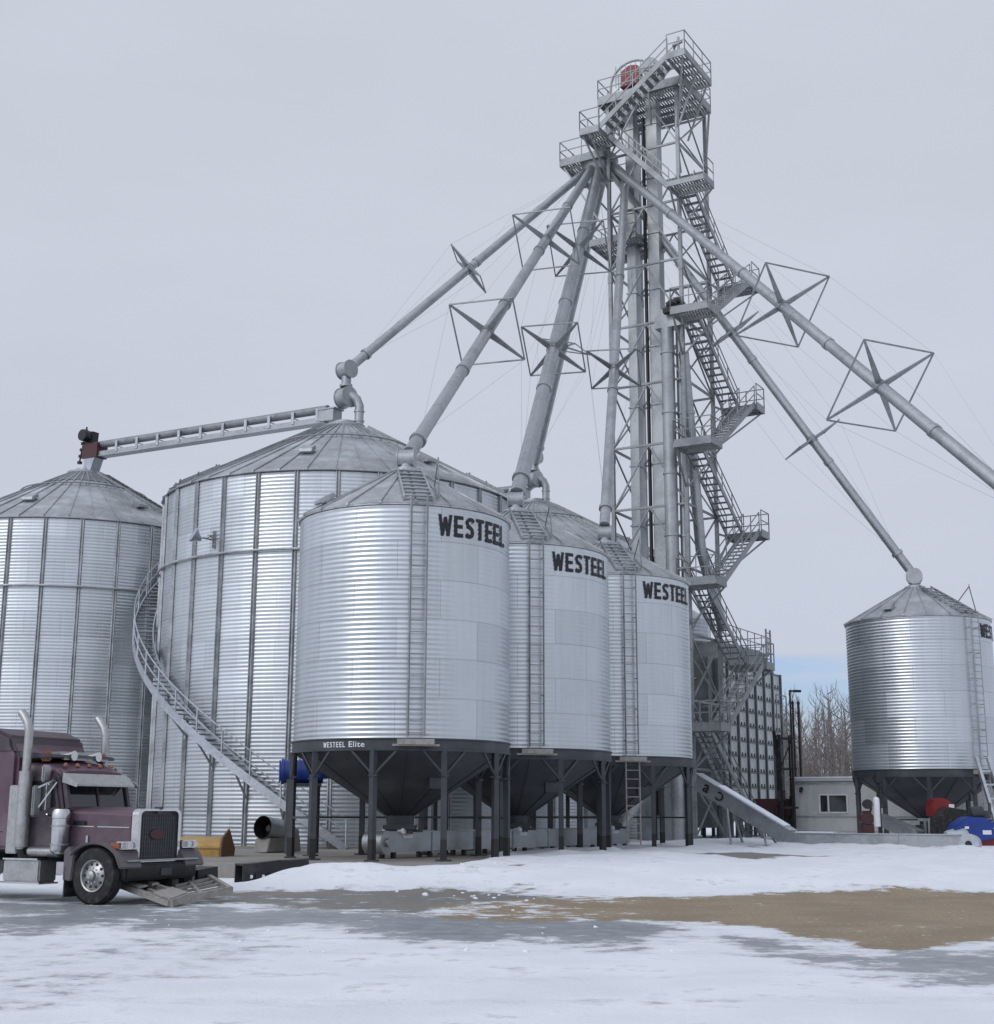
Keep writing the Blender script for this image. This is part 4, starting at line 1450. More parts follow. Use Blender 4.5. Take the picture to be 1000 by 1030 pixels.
# blue, red and white machine at the right picture edge
nq = pix(979, 831, 56.2)
bm2 = thing('grain_cleaner', 'blue hooded machine with red chute and white panels at the right picture edge', 'machine', (nq.x, nq.y, 0.4))
Mx = Matrix((V((1, 0, 0)), V((0, 0, 1)), V((0, -1, 0)))).transposed()
part('hood', MB().prism([(-0.95, 0.55), (-0.75, 0.85), (-0.35, 1.12), (0.25, 1.10), (0.95, 0.75), (0.9, 0.35), (0.15, 0.18), (-0.3, 0.3)], -0.5, 0.5, Mx, (0, 0, 0.1)), MBLU, bm2, bevel=0.03)
part('engine', MB().tube((-0.15, -0.2, 1.35), (0.35, -0.2, 1.40), 0.24, n=18).box((0.45, 0, 1.3), (0.4, 0.4, 0.3)).tube((0.7, 0, 1.3), (0.7, 0, 1.75), 0.06), MC, bm2, bevel=0.03)
part('chute', MB().prism([(0.1, 0.15), (0.95, 0.3), (2.2, -0.15), (2.1, -0.42), (0.35, -0.38)], -0.56, 0.3, Mx, (-0.25, 0, 0.45)), MRED, bm2, bevel=0.02)
part('side_panel', MB().prism([(0.75, 0.62), (0.95, 0.78), (2.2, 0.25), (2.2, 0.0)], -0.6, -0.45, Matrix((V((1, 0, 0)), V((0, 0, 1)), V((0, 1, 0)))).transposed(), (-0.15, 0, 0.15)), MWHT, bm2)
part('base_panel', MB().box((0.5, -0.35, 0.0), (1.5, 0.5, 0.22)), MWHT, bm2, bevel=0.03)
part('drum', MB().lathe([(0.34, -0.4), (0.36, -0.3), (0.36, 0.3), (0.30, 0.4)], 22, (-0.75, -0.3, 0.42), rotm('Y', rad(75)), caps=True), MG, bm2)
part('stickers', MB().box((-0.42, -0.512, 0.80), (0.16, 0.012, 0.09)).box((0.36, -0.512, 0.62), (0.34, 0.012, 0.16)), MWHT, bm2)
# leaning pale beams at the right edge
l0, l1 = pix(1003, 832, 58.0), pix(982, 762, 60.0)
solo('leaning_ladder', MB().bar(l0, l1, 0.12, 0.2).bar(l0 + V((0.55, 0, 0)), l1 + V((0.5, 0, 0)), 0.12, 0.2).bar(l0.lerp(l1, 0.2), l0.lerp(l1, 0.2) + V((0.55, 0, 0)), 0.08).bar(l0.lerp(l1, 0.4), l0.lerp(l1, 0.4) + V((0.55, 0, 0)), 0.08)
     .bar(l0.lerp(l1, 0.6), l0.lerp(l1, 0.6) + V((0.55, 0, 0)), 0.08).bar(l0.lerp(l1, 0.8), l0.lerp(l1, 0.8) + V((0.55, 0, 0)), 0.08), MG,
     'pale metal ladder leaning against the lone hopper bin at the picture edge', 'ladder', (l0.x, l0.y, l0.z))

# ------------------------------------------------------------------ around the left pad
# blue fan housing on a dark stand
bq = pix(283, 776, 45.6)
bf = thing('blue_fan', 'blue drum shaped fan raised on dark legs left of the nearest hopper bin', 'fan', (bq.x, bq.y, PADZ))
hz = bq.z - PADZ
ax = V((1, 0.12, 0)).normalized()
p0 = V((0, 0, hz))
mb = MB().tube(p0, p0 + ax * 1.35, 0.37, n=28).tube(p0, p0 + ax * 0.1, 0.41, n=28).tube(p0 + ax * 0.55, p0 + ax * 0.62, 0.40, n=28).tube(p0 + ax * 1.2, p0 + ax * 1.28, 0.40, n=28).tube(p0 + ax * 1.34, p0 + ax * 1.6, 0.22, n=20)
part('drum', mb, MBLU, bf)
part('grille', MB().tube(p0 - ax * 0.03, p0 + ax * 0.0, 0.30, n=24).bar(p0 - ax * 0.05 - V((0, 0, 0.36)), p0 - ax * 0.05 + V((0, 0, 0.36)), 0.03), MBLU, bf)
mb = MB()
for k in (0.3, 1.15):
    for s in (-0.3, 0.3):
        q = p0 + ax * k + V((0, s, -0.25))
        mb.bar(q, V((q.x, q.y, 0)), 0.11)
mb.bar(p0 + ax * 0.3 - V((0, 0, 0.42)), p0 + ax * 1.3 - V((0, 0, 0.42)), 0.7, 0.1)
part('stand', mb, MC, bf)
# grey aeration fan with the dark round inlet
aq = pix(264, 832, 46.6)
af = thing('aeration_fan', 'grey fan duct with a big dark round inlet facing the yard', 'fan', (aq.x, aq.y, PADZ))
hz = aq.z - PADZ
p0 = V((0, 0, hz))
ax = V((0.50, 0.86, -0.12)).normalized()
mb = MB().path([p0, p0 + ax * 0.05, p0 + ax * 0.6, p0 + ax * 0.66, p0 + ax * 1.7], [0.37, 0.36, 0.36, 0.39, 0.2], 28, False)
part('duct', mb, MP, af)
mb = MB().path([p0 + ax * 0.0, p0 + ax * 0.6], [0.35, 0.34], 28, False).tube(p0 + ax * 0.59, p0 + ax * 0.61, 0.34, n=28).tube(p0 + ax * 0.3, p0 + ax * 0.58, 0.1, n=14)
part('inlet', mb, MK, af)
mb = MB().prism([(-0.1, 0), (1.7, 0), (1.6, hz - 0.25), (0.6, hz - 0.35), (0.05, hz - 0.35)], -0.3, 0.3, Matrix((V((0.50, 0.86, 0)).normalized(), V((0, 0, 1)), V((0.86, -0.50, 0)).normalized())).transposed())
part('base', mb, MCON, af, bevel=0.02)
# tan steel bucket
yq = pix(222, 868, 43.0)
yb = thing('loader_bucket', 'tan painted steel bucket resting by the pad behind the truck', 'bucket', (yq.x, yq.y, 0.12), rad(-8))
Mb = Matrix((V((0, 1, 0)), V((0, 0, 1)), V((1, 0, 0)))).transposed()
pf = [(-0.45, 0.0), (0.55, 0.0), (0.65, 0.5), (0.35, 0.85), (-0.35, 0.80), (-0.5, 0.5)]
mb = MB()
mb.prism(pf, -1.35, 0.12, Mb)
part('shell', mb, MYEL, yb, bevel=0.02)
pf2 = [(-0.52, -0.02), (0.62, -0.02), (0.72, 0.5), (0.15, 1.08), (-0.45, 0.82), (-0.56, 0.5)]
part('side_plate', MB().prism(pf2, 0.13, 0.19, Mb), MBRN, yb)
part('cutting_edge', MB().box((-0.6, -0.5, 0.03), (1.6, 0.3, 0.06)).box((-0.6, -0.51, 0.55), (1.5, 0.05, 0.06)), MYEL, yb)
# chunk of old snow next to the bucket
# black trough
kq0, kq1 = pix(240, 884, 34.6), pix(306, 880, 35.6)
kc = (kq0 + kq1) / 2
kt = thing('steel_beam', 'black steel beam with cut holes lying in the snow by the pad', 'beam', (kc.x, kc.y, 0.0))
dx = (kq1 - kq0)
dx.z = 0
Lk = dx.length
dx.normalize()
dy = V((-dx.y, dx.x, 0))
mb = MB()
mb.prism([(-Lk / 2, 0.1), (Lk / 2, 0.30), (Lk / 2, 0.52), (Lk / 2 - 0.8, 0.56), (-Lk / 2, 0.46)], -0.02, 0.02, Matrix((dx, V((0, 0, 1)), -dy)).transposed(), dy * -0.22)
mb.prism([(-Lk / 2, 0.44), (Lk / 2, 0.53), (Lk / 2, 0.57), (-Lk / 2, 0.48)], -0.25, 0.25, Matrix((dx, V((0, 0, 1)), -dy)).transposed())
mb.prism([(-Lk / 2, 0.0), (Lk / 2, 0.2), (Lk / 2, 0.5), (-Lk / 2, 0.46)], -0.02, 0.02, Matrix((dx, V((0, 0, 1)), -dy)).transposed(), dy * 0.22)
for k in (-0.9, -0.55, -0.15):
    mb.box(dx * (Lk * 0.5 * k / 1.0) + dy * -0.26 + V((0, 0, 0.12)), (0.16, 0.06, 0.3), Matrix((dx, dy, V((0, 0, 1)))).transposed())
part('web', mb, MK, kt)
mb = MB()
for k in (-0.38, -0.2, -0.06):
    c = dx * (Lk * k) + dy * -0.25 + V((0, 0, 0.28))
    mb.tube(c - V((0, 0, 0.1)), c - V((0, 0, 0.1)) - dy * 0.012, 0.045, n=12)
part('holes', mb, MSNOWC, kt)
# loading ramps lying on the ice in front of the truck
def ramp_frame(name_label, c1, c2, c3, c4, nr, plate):
    """c1-c2 near edge, c4-c3 far edge"""
    t = thing('loading_ramp', name_label, 'ramp', c1, 0, 'ramps lying by the truck')
    for p, q in ((c1, c2), (c4, c3)):
        part('rail', MB().bar(p, q, 0.10, 0.13), MWOOD, t, world=True)
    mb = MB().bar(c1, c4, 0.10, 0.10).bar(c2, c3, 0.10, 0.10)
    for k in range(1, nr + 1):
        f = k / (nr + 1)
        mb.bar(c1.lerp(c4, f), c2.lerp(c3, f), 0.07, 0.05)
    mb.bar(c1.lerp(c2, 0.5), c4.lerp(c3, 0.5), 0.08, 0.05)
    part('rungs', mb, MWOOD, t, world=True)
    if plate:
        up = V((0, 0, 0.06))
        P = [c1.lerp(c2, 0.0), c1.lerp(c2, 1.0), c1.lerp(c4, 0.35).lerp(c2.lerp(c3, 0.35), 1.0), c1.lerp(c4, 0.35)]
        P2 = [c4.lerp(c1, 0.35), c3.lerp(c2, 0.35), c3, c4]
        m = MB()
        for Q_ in (P, P2):
            m.add([p + up for p in Q_] + [p + up * 1.5 for p in Q_], [(0, 1, 2, 3), (7, 6, 5, 4), (0, 4, 5, 1), (1, 5, 6, 2), (2, 6, 7, 3), (3, 7, 4, 0)])
        part('plate', m, MWOOD, t, world=True)
    return t


ramp_frame('grey plated loading ramp lying by the truck wheel, under the bumper', pix(171, 909, 26.3), pix(189, 902, 26.9), pix(145, 888, 27.9), pix(123, 891, 27.4), 3, True)
ramp_frame('grey rung ramp propped up on the ice right of the truck bumper', pix(174, 907, 26.9), pix(232, 895, 27.9), pix(208, 881, 29.3), pix(168, 889, 28.3), 4, False)
part('prop', MB().bar(pix(190, 884, 29.0), pix(210, 880, 29.5), 0.5, 0.35), MK, bpy.data.objects['loading_ramp.001'], world=True)
# ------------------------------------------------------------------ the truck
wq = pix(97, 905, 27.0)
TRK = thing('semi_truck', 'maroon long nosed semi truck with chrome grille and stacks, cut by the left picture edge', 'truck', (wq.x - 0.0, 27.0, 0.0), rad(-27))
# local: x forward, y left, z up, origin on the ground under the right front wheel's axle line, centre of the track
OFF = V((0.0, 1.02, 0.0))   # right wheel at y=-1.02 -> shift so it sits on the located point
TRK.location = V((wq.x, 27.0, 0.0)) + Matrix.Rotation(rad(-27), 3, 'Z') @ OFF


OX, SY = 0.0, 1.0


def zmap(z):
    if z <= 0.9:
        return z
    if z <= 1.9:
        return 0.9 + (z - 0.9) * 0.81
    if z <= 2.5:
        return 1.71 + (z - 1.9) * 1.10
    return z - 0.13


def tp(name, mb, mat, par=None, bevel=0.0, **k):
    if name not in ('wheel', 'rim', 'hand_holes', 'lug_nuts'):
        mb.v = [(x + OX, y * SY, zmap(z)) for x, y, z in mb.v]
    return part(name, mb, mat, par or TRK, bevel=bevel, **k)


XZ = Matrix((V((1, 0, 0)), V((0, 0, 1)), V((0, -1, 0)))).transposed()      # 2D (x, z) -> extrude along -y


def wheel(x, y, out, rim=True, dual=False):
    w = 0.30
    t = MB()
    c = V((x, y, 0.525))
    prof = [(0.30, -w / 2 + 0.02), (0.44, -w / 2), (0.50, -w / 2 + 0.02), (0.525, -w / 2 + 0.06), (0.525, w / 2 - 0.06), (0.50, w / 2 - 0.02), (0.44, w / 2), (0.30, w / 2 - 0.02)]
    t.lathe(prof, 40, c, rotm('X', rad(90)))
    for k in range(3):
        t.lathe([(0.528, -0.09 + k * 0.08), (0.533, -0.08 + k * 0.08), (0.533, -0.03 + k * 0.08), (0.528, -0.02 + k * 0.08)], 40, c, rotm('X', rad(90)))
    o = tp('wheel', t, MRUB)
    r = MB()
    s = 1 if out > 0 else -1
    Mx_ = rotm('X', rad(-90 * s))
    r.lathe([(0.30, w / 2 - 0.05), (0.295, w / 2 + 0.0), (0.27, w / 2 - 0.01), (0.255, w / 2 - 0.06), (0.17, w / 2 - 0.03), (0.10, w / 2 + 0.01), (0.095, w / 2 + 0.07), (0.05, w / 2 + 0.10), (0.0, w / 2 + 0.10)], 40, c, Mx_)
    tp('rim', r, MAL, o)
    h = MB()
    for k in range(10):
        a = 2 * PI * k / 10
        q = c + Mx_ @ V((0.212 * math.cos(a), 0.212 * math.sin(a), w / 2 - 0.043))
        h.tube(q, q + V((0, s * 0.012, 0)), 0.028, n=10)
    tp('hand_holes', h, MK, o)
    n = MB()
    for k in range(10):
        a = 2 * PI * (k + 0.5) / 10
        q = c + Mx_ @ V((0.135 * math.cos(a), 0.135 * math.sin(a), w / 2 - 0.02))
        n.tube(q, q + V((0, s * 0.03, 0)), 0.015, n=8)
    tp('lug_nuts', n, MCH, o)
    return o


wheel(0, -1.02, -1)
wheel(0, 1.02, 1)
for x in (-5.2, -6.5):
    for y in (-1.0, -0.66, 0.66, 1.0):
        wheel(x, y, -1 if y < 0 else 1)
# frame, axle, under parts
mb = MB().box((-3.4, -0.43, 0.85), (7.6, 0.09, 0.24)).box((-3.4, 0.43, 0.85), (7.6, 0.09, 0.24)).tube((0, -0.9, 0.5), (0, 0.9, 0.5), 0.09)
mb.box((-0.4, 0, 0.75), (1.3, 0.7, 0.4)).box((-5.8, 0, 0.62), (1.6, 1.0, 0.25))
for x in (-5.2, -6.5):
    mb.tube((x, -0.9, 0.52), (x, 0.9, 0.52), 0.1)
tp('frame', mb, MK)
# hood: tapering, with crowned top
def loft(secs, close=True):
    """secs: list of (x, [(y,z)...]) same counts"""
    m = MB()
    n = len(secs[0][1])
    pts = []
    for x, sc_ in secs:
        pts += [(x, y, z) for y, z in sc_]
    fs = []
    for i in range(len(secs) - 1):
        for k in range(n):
            a, b = i * n + k, i * n + (k + 1) % n
            fs.append((a, b, b + n, a + n))
    fs.append(tuple(range(n)))
    fs.append(tuple(range((len(secs) - 1) * n, len(secs) * n)))
    return m.add(pts, fs)


def hoodsec(w, z0, z1, crown, r):
    s = [(-w, z0), (-w, z1 - r)]
    for k in range(1, 6):
        a = PI / 2 * k / 5
        s.append((-w + r - r * math.cos(a), z1 - r + r * math.sin(a)))
    s += [(-w * 0.3, z1 + crown), (w * 0.3, z1 + crown)]
    for k in range(5, 0, -1):
        a = PI / 2 * k / 5
        s.append((w - r + r * math.cos(a), z1 - r + r * math.sin(a)))
    s += [(w, z1 - r), (w, z0)]
    return s


hood = loft([(-1.04, hoodsec(0.80, 1.02, 1.93, 0.05, 0.10)), (-0.4, hoodsec(0.74, 0.98, 1.92, 0.05, 0.10)), (0.38, hoodsec(0.62, 0.95, 1.87, 0.03, 0.09))])
hd = tp('hood', hood, MPUR, bevel=0.0, angle=40)
for y in (-1, 1):
    mb = MB()
    mb.bar((-1.0, y * 0.81, 1.55), (0.36, y * 0.635, 1.52), 0.012, 0.02)
    tp('hood_trim', mb, MCH, hd)
for y in (-1, 1):
    tp('hood_latch', MB().box((-0.55, y * 0.775, 1.25), (0.05, 0.03, 0.16)), MCH, hd)
    tp('hood_vent', MB().box((-0.75, y * 0.80, 1.62), (0.30, 0.02, 0.10)), MK, hd)
# fenders: arch swept across
for y in (-1, 1):
    m = MB()
    outer, inner = [], []
    for k in range(15):
        a = rad(14 + 132 * k / 14)
        outer.append((0.02 + 0.72 * math.cos(a), 0.50 + 0.70 * math.sin(a)))
    prof = outer + [(x * 0.92, 0.50 + (z - 0.50) * 0.92) for x, z in reversed(outer)]
    m.prism(prof, 0.62 if y < 0 else -1.22, 1.22 if y < 0 else -0.62, XZ)
    m.prism([(0.46, 0.70), (0.62, 0.72), (0.60, 0.98), (0.50, 1.05), (0.36, 1.06)], 0.60 if y < 0 else -1.06, 1.06 if y < 0 else -0.60, XZ)
    m.prism([(-0.72, 0.42), (-0.50, 0.42), (-0.46, 0.9), (-0.6, 1.1), (-0.72, 1.0)], 0.62 if y < 0 else -1.2, 1.2 if y < 0 else -0.62, XZ)
    fd = tp('fender', m, MPURD, bevel=0.02)
    g = MB()
    for q in (0.76, 0.94):
        g.box((0.60, y * q, 1.12), (0.16, 0.15, 0.14))
    g.box((0.52, y * 0.86, 1.12), (0.18, 0.42, 0.18))
    hl = tp('headlight', g, MCH, fd, bevel=0.015)
    g = MB()
    for q in (0.76, 0.94):
        g.box((0.685, y * q, 1.12), (0.02, 0.12, 0.11))
    tp('lens', g, MLENS, hl)
    tp('marker_lamp', MB().box((0.44, y * 1.08, 1.12), (0.20, 0.05, 0.13)), MAMB, fd)
    flp = MB().box((-0.66, y * 0.92, 0.40), (0.03, 0.56, 0.56))
    tp('mud_flap', flp, MRUB, fd)
# radiator shell and grille
OX, SY = -0.26, 1.07
ro_ = [(-0.58, 0.72), (-0.58, 1.82)] + [(-0.58 + 0.12 - 0.12 * math.cos(rad(a)), 1.82 + 0.12 * math.sin(rad(a))) for a in (30, 60, 90)] + \
      [(0.58 - 0.12 + 0.12 * math.cos(rad(a)), 1.82 + 0.12 * math.sin(rad(a))) for a in (90, 60, 30)] + [(0.58, 1.82), (0.58, 0.72)]
YZ = Matrix((V((0, 1, 0)), V((0, 0, 1)), V((1, 0, 0)))).transposed()
m = MB()
n = len(ro_)
inn = [(y * 0.88, 0.775 + (z - 0.72) * 0.925) for y, z in ro_]
for a in range(n):
    b = (a + 1) % n
    for x0, x1 in ((0.66, 0.82),):
        P = [(x1, *ro_[a]), (x1, *ro_[b]), (x1, *inn[b]), (x1, *inn[a]), (x0, *ro_[a]), (x0, *ro_[b]), (x0, *inn[b]), (x0, *inn[a])]
        m.add(P, [(0, 1, 2, 3), (0, 4, 5, 1), (3, 2, 6, 7), (4, 7, 6, 5)])
gs = tp('grille_surround', m, MCH)
tp('grille', MB().prism(inn, 0.68, 0.74, YZ), MC, gs)
m = MB()
for k in range(15):
    y = -0.44 + 0.88 * k / 14
    m.box((0.748, y, 1.30), (0.012, 0.014, 1.02))
for k in range(9):
    m.box((0.746, 0, 0.86 + 0.11 * k), (0.008, 0.94, 0.014))
tp('grille_bars', m, MGRL, gs)
em = MB()
em.prism([(0.20 * math.cos(2 * PI * k / 28), 0.115 * math.sin(2 * PI * k / 28)) for k in range(28)], 0.757, 0.775, YZ, (0, 0, 1.36))
tp('emblem', em, MREDD, gs)
tp('hood_ornament', MB().box((0.76, 0, 1.95), (0.16, 0.04, 0.05)).box((0.78, 0, 1.88), (0.06, 0.12, 0.06)), MC, gs)
# bumper
OX, SY = -0.36, 0.86
bp = tp('bumper', MB().prism([(0.78, 0.40), (1.02, 0.44), (1.05, 0.50), (1.05, 0.74), (0.80, 0.78)], -1.18, 1.18, XZ), MK, bevel=0.03)
tp('bumper_top', MB().box((0.90, 0, 0.80), (0.34, 2.36, 0.03)), MAL, bp)
tp('tow_plate', MB().box((1.06, 0.1, 0.58), (0.02, 0.36, 0.14)), MC, bp)
for y in (-0.4, 0.4):
    tp('tow_hook', MB().box((0.9, y, 0.32), (0.3, 0.12, 0.16)), MK, bp)
# cab
OX, SY = -0.33, 0.90
cab = MB()
cab.prism([(-0.70, 1.0), (-0.70, 1.92), (-0.86, 2.52), (-1.05, 2.66), (-2.05, 2.70), (-2.05, 1.0)], -0.98, 0.98, XZ)
cb = tp('cab', cab, MPURD, bevel=0.06)
rf = loft([(-0.86, hoodsec(0.90, 2.50, 2.60, 0.03, 0.08)), (-1.25, hoodsec(0.97, 2.50, 2.74, 0.06, 0.12)), (-2.10, hoodsec(0.97, 2.50, 2.80, 0.07, 0.14))])
tp('cab_roof', rf, MPUR, cb, angle=40)
# windshield: frame plane leaning back between (-0.70,1.92) and (-0.86,2.52)
def ws(t, y, o=0.0):
    return V((-0.70 - 0.16 * t + o, y, 1.94 + 0.58 * t))
m = MB()
for y0, y1 in ((-0.88, -0.03), (0.03, 0.88)):
    P = [ws(0.05, y0, 0.02), ws(0.05, y1, 0.02), ws(0.88, y1, 0.02), ws(0.88, y0, 0.02)]
    m.add(P + [p - V((0.02, 0, 0)) for p in P], [(0, 1, 2, 3), (7, 6, 5, 4), (0, 4, 5, 1), (1, 5, 6, 2), (2, 6, 7, 3), (3, 7, 4, 0)])
wd = tp('windshield', m, MGL, cb)
m = MB()
m.bar(ws(0.0, -0.93, 0.02), ws(1.0, -0.93, 0.02), 0.09).bar(ws(0.0, 0.93, 0.02), ws(1.0, 0.93, 0.02), 0.09).bar(ws(0, 0, 0.025), ws(1, 0, 0.025), 0.05).bar(ws(0, -0.93, 0.02), ws(0, 0.93, 0.02), 0.07)
tp('windshield_frame', m, MPURD, wd)
# chrome visor
m = MB()
P = [(-0.80, -1.0, 2.56), (-0.80, 0.95, 2.56), (-0.46, 0.84, 2.36), (-0.46, -0.96, 2.36)]
m.add(P + [(x, y, z - 0.03) for x, y, z in P], [(0, 1, 2, 3), (7, 6, 5, 4), (0, 4, 5, 1), (1, 5, 6, 2), (2, 6, 7, 3), (3, 7, 4, 0)])
for y in (-0.99, 0.92):
    m.prism([(-0.82, 2.57), (-0.42, 2.36), (-0.46, 2.31), (-0.84, 2.40)], -y - 0.012, -y + 0.012, XZ)
tp('visor', m, MAL, cb)
# marker lights and horns on the roof
for k in range(5):
    tp('roof_lamp', MB().lathe([(0.045, 0), (0.05, 0.02), (0.04, 0.05), (0.02, 0.07)], 12, (-1.02, -0.72 + 0.36 * k, 2.70), caps=True), MAMB, cb)
for y in (-0.35, 0.42):
    m = MB().path([(-2.0, y, 2.93), (-1.3, y, 2.92), (-1.12, y, 2.92)], [0.035, 0.05, 0.10], 14)
    m.box((-1.9, y, 2.87), (0.12, 0.06, 0.14))
    tp('air_horn', m, MCH, cb)
tp('roof_lamp', MB().box((-1.42, -0.86, 2.90), (0.22, 0.14, 0.20)), MAMB, cb, bevel=0.03)
tp('roof_lamp', MB().box((-1.42, 0.86, 2.90), (0.22, 0.14, 0.20)), MAMB, cb, bevel=0.03)
rc_ = MB().prism([(-1.15, 2.86), (-1.2, 2.93), (-2.15, 3.02), (-2.15, 2.86)], -1.02, 1.02, XZ)
tp('roof_visor', rc_, MC, cb, bevel=0.02)
tp('roof_rack', MB().bar((-1.55, -0.85, 2.95), (-1.55, 0.9, 2.95), 0.06).bar((-1.2, -0.6, 2.86), (-1.2, 0.8, 2.86), 0.05).box((-1.8, 0.3, 2.98), (0.7, 1.3, 0.06)), MAL, cb)
# doors with windows, handles
for y in (-1, 1):
    m = MB().prism([(-0.86, 1.05), (-0.86, 1.98), (-1.02, 2.5), (-1.92, 2.5), (-1.92, 1.05)], (0.985 if y < 0 else -1.015), (1.015 if y < 0 else -0.985), XZ)
    dr = tp('door', m, MPURD, cb, bevel=0.01)
    m = MB().prism([(-0.94, 1.98), (-1.06, 2.42), (-1.80, 2.42), (-1.80, 1.92), (-1.3, 1.90)], (1.012 if y < 0 else -1.024), (1.024 if y < 0 else -1.012), XZ)
    tp('side_window', m, MGL, dr)
    tp('handle', MB().box((-1.72, y * 1.03, 1.72), (0.16, 0.03, 0.05)), MCH, dr)
    m = MB().bar((-1.22, y * 1.02, 1.92), (-1.22, y * 1.02, 2.42), 0.03).bar((-0.96, y * 1.03, 2.48), (-0.9, y * 1.32, 2.36), 0.03).bar((-0.96, y * 1.03, 1.75), (-0.9, y * 1.32, 1.82), 0.03)
    m.bar((-0.95, y * 1.03, 2.40), (-1.2, y * 1.25, 1.95), 0.025).bar((-1.0, y * 1.03, 2.44), (-1.2, y * 1.3, 2.3), 0.03)
    tp('mirror_bracket', m, MCH, dr)
    mr = tp('mirror', MB().box((-1.22, y * 1.30, 2.05), (0.07, 0.24, 0.58)), MAL, dr, bevel=0.03)
    tp('upper_mirror', MB().box((-1.16, y * 1.12, 2.56), (0.08, 0.24, 0.32)), MAL, dr, bevel=0.03)
OX, SY = -0.40, 1.0
# air cleaners
for y in (-1, 1):
    m = MB().lathe([(0.10, 0.90), (0.155, 0.96), (0.17, 1.0), (0.17, 1.72), (0.18, 1.73), (0.18, 1.86), (0.15, 1.93), (0.05, 1.95)], 28, (-0.62, y * 1.02, 0), caps=True)
    ac = tp('air_cleaner', m, MCH)
    for z in (1.12, 1.55):
        tp('strap', MB().lathe([(0.172, z - 0.02), (0.18, z - 0.015), (0.18, z + 0.015), (0.172, z + 0.02)], 28, (-0.62, y * 1.02, 0)), MAL, ac)
# stacks with heat shields
OX, SY = 0.27, 1.0
for y in (-1, 1):
    pts = [(-2.22, y * 1.08, 1.0), (-2.22, y * 1.08, 3.15), (-2.22, y * 1.08, 3.38), (-2.27, y * 1.08, 3.54), (-2.36, y * 1.08, 3.66), (-2.46, y * 1.08, 3.76)]
    m = MB().path(pts, [0.085] * 6, 18, False)
    st = tp('exhaust_stack', m, MAL)
    tp('stack_mouth', MB().tube((-2.435, y * 1.08, 3.74), (-2.46, y * 1.08, 3.765), 0.072, n=16), MK, st)
    m = MB().path([(-2.22, y * 1.08, 1.05), (-2.22, y * 1.08, 2.6)], [0.135, 0.135], 18)
    m.bar((-2.2, y * 0.95, 2.4), (-2.2, y * 1.08, 2.4), 0.06)
    tp('heat_shield', m, MAL, st)
    m = MB().box((-2.42, y * 1.12, 1.62), (0.30, 0.06, 1.45))
    tp('fairing', m, MAL, st, bevel=0.02)
    tp('elbow', MB().path([(-2.22, y * 1.08, 1.02), (-2.20, y * 1.05, 0.85), (-1.9, y * 0.7, 0.8)], [0.085] * 3, 14), MK, st)
# sleeper
OX, SY = -0.05, 1.0
sl_ = MB()
sl_.prism([(-2.26, 0.98), (-2.26, 2.95), (-2.45, 3.22), (-2.9, 3.36), (-4.25, 3.42), (-4.25, 0.98)], -1.0, 1.0, XZ)
slp = tp('sleeper', sl_, MPUR, bevel=0.07)
m = MB().prism([(-2.28, 2.95), (-2.40, 3.14), (-2.44, 3.30), (-2.9, 3.47), (-4.28, 3.52), (-4.28, 2.95)], -1.03, 1.03, XZ)
tp('roof_cap', m, MPURD, slp, bevel=0.06)
m = MB()
for y in (-1, 1):
    m.box((-3.3, y * 1.004, 2.3), (0.55, 0.012, 0.38)).box((-3.25, y * 1.004, 1.4), (1.5, 0.01, 0.02))
tp('sleeper_window', m, MGL, slp)
tp('boot', MB().box((-2.25, 0, 1.9), (0.22, 1.7, 1.7)), MRUB, slp)
# tanks and steps
for y in (-1, 1):
    m = MB().tube((-2.75, y * 0.92, 0.72), (-4.4, y * 0.92, 0.72), 0.33, n=28)
    ft = tp('fuel_tank', m, MCH, bevel=0.02)
    m = MB()
    for x in (-3.0, -4.1):
        m.tube((x - 0.04, y * 0.92, 0.72), (x + 0.04, y * 0.92, 0.72), 0.338, n=28)
    tp('tank_strap', m, MAL, ft)
    m = MB().box((-1.75, y * 0.95, 0.58), (0.95, 0.48, 0.42))
    sb = tp('step_box', m, MAL, bevel=0.03)
    tp('step_plate', MB().box((-1.75, y * 1.02, 0.355), (1.15, 0.5, 0.03)).box((-1.75, y * 1.08, 0.80), (0.9, 0.3, 0.03)), MCH, sb)
    m = MB().tube((-0.95, y * 0.98, 0.95), (-1.75, y * 0.98, 0.95), 0.11, n=20)
    tp('air_tank', m, MAL, bevel=0.02)
tp('fifth_wheel', MB().box((-5.8, 0, 1.15), (1.0, 0.9, 0.12)), MK)
tp('cab_floor', MB().box((-2.2, 0, 0.97), (3.0, 1.7, 0.1)), MK)
# seat and wheel seen through the glass
m = MB().box((-1.5, 0.45, 1.5), (0.5, 0.5, 0.9)).box((-1.5, -0.45, 1.5), (0.5, 0.5, 0.9)).lathe([(0.2, 0), (0.22, 0.015), (0.2, 0.03)], 20, (-1.05, 0.45, 1.85), rotm('Y', rad(-25)))
tp('seats', m, MRUB, cb)
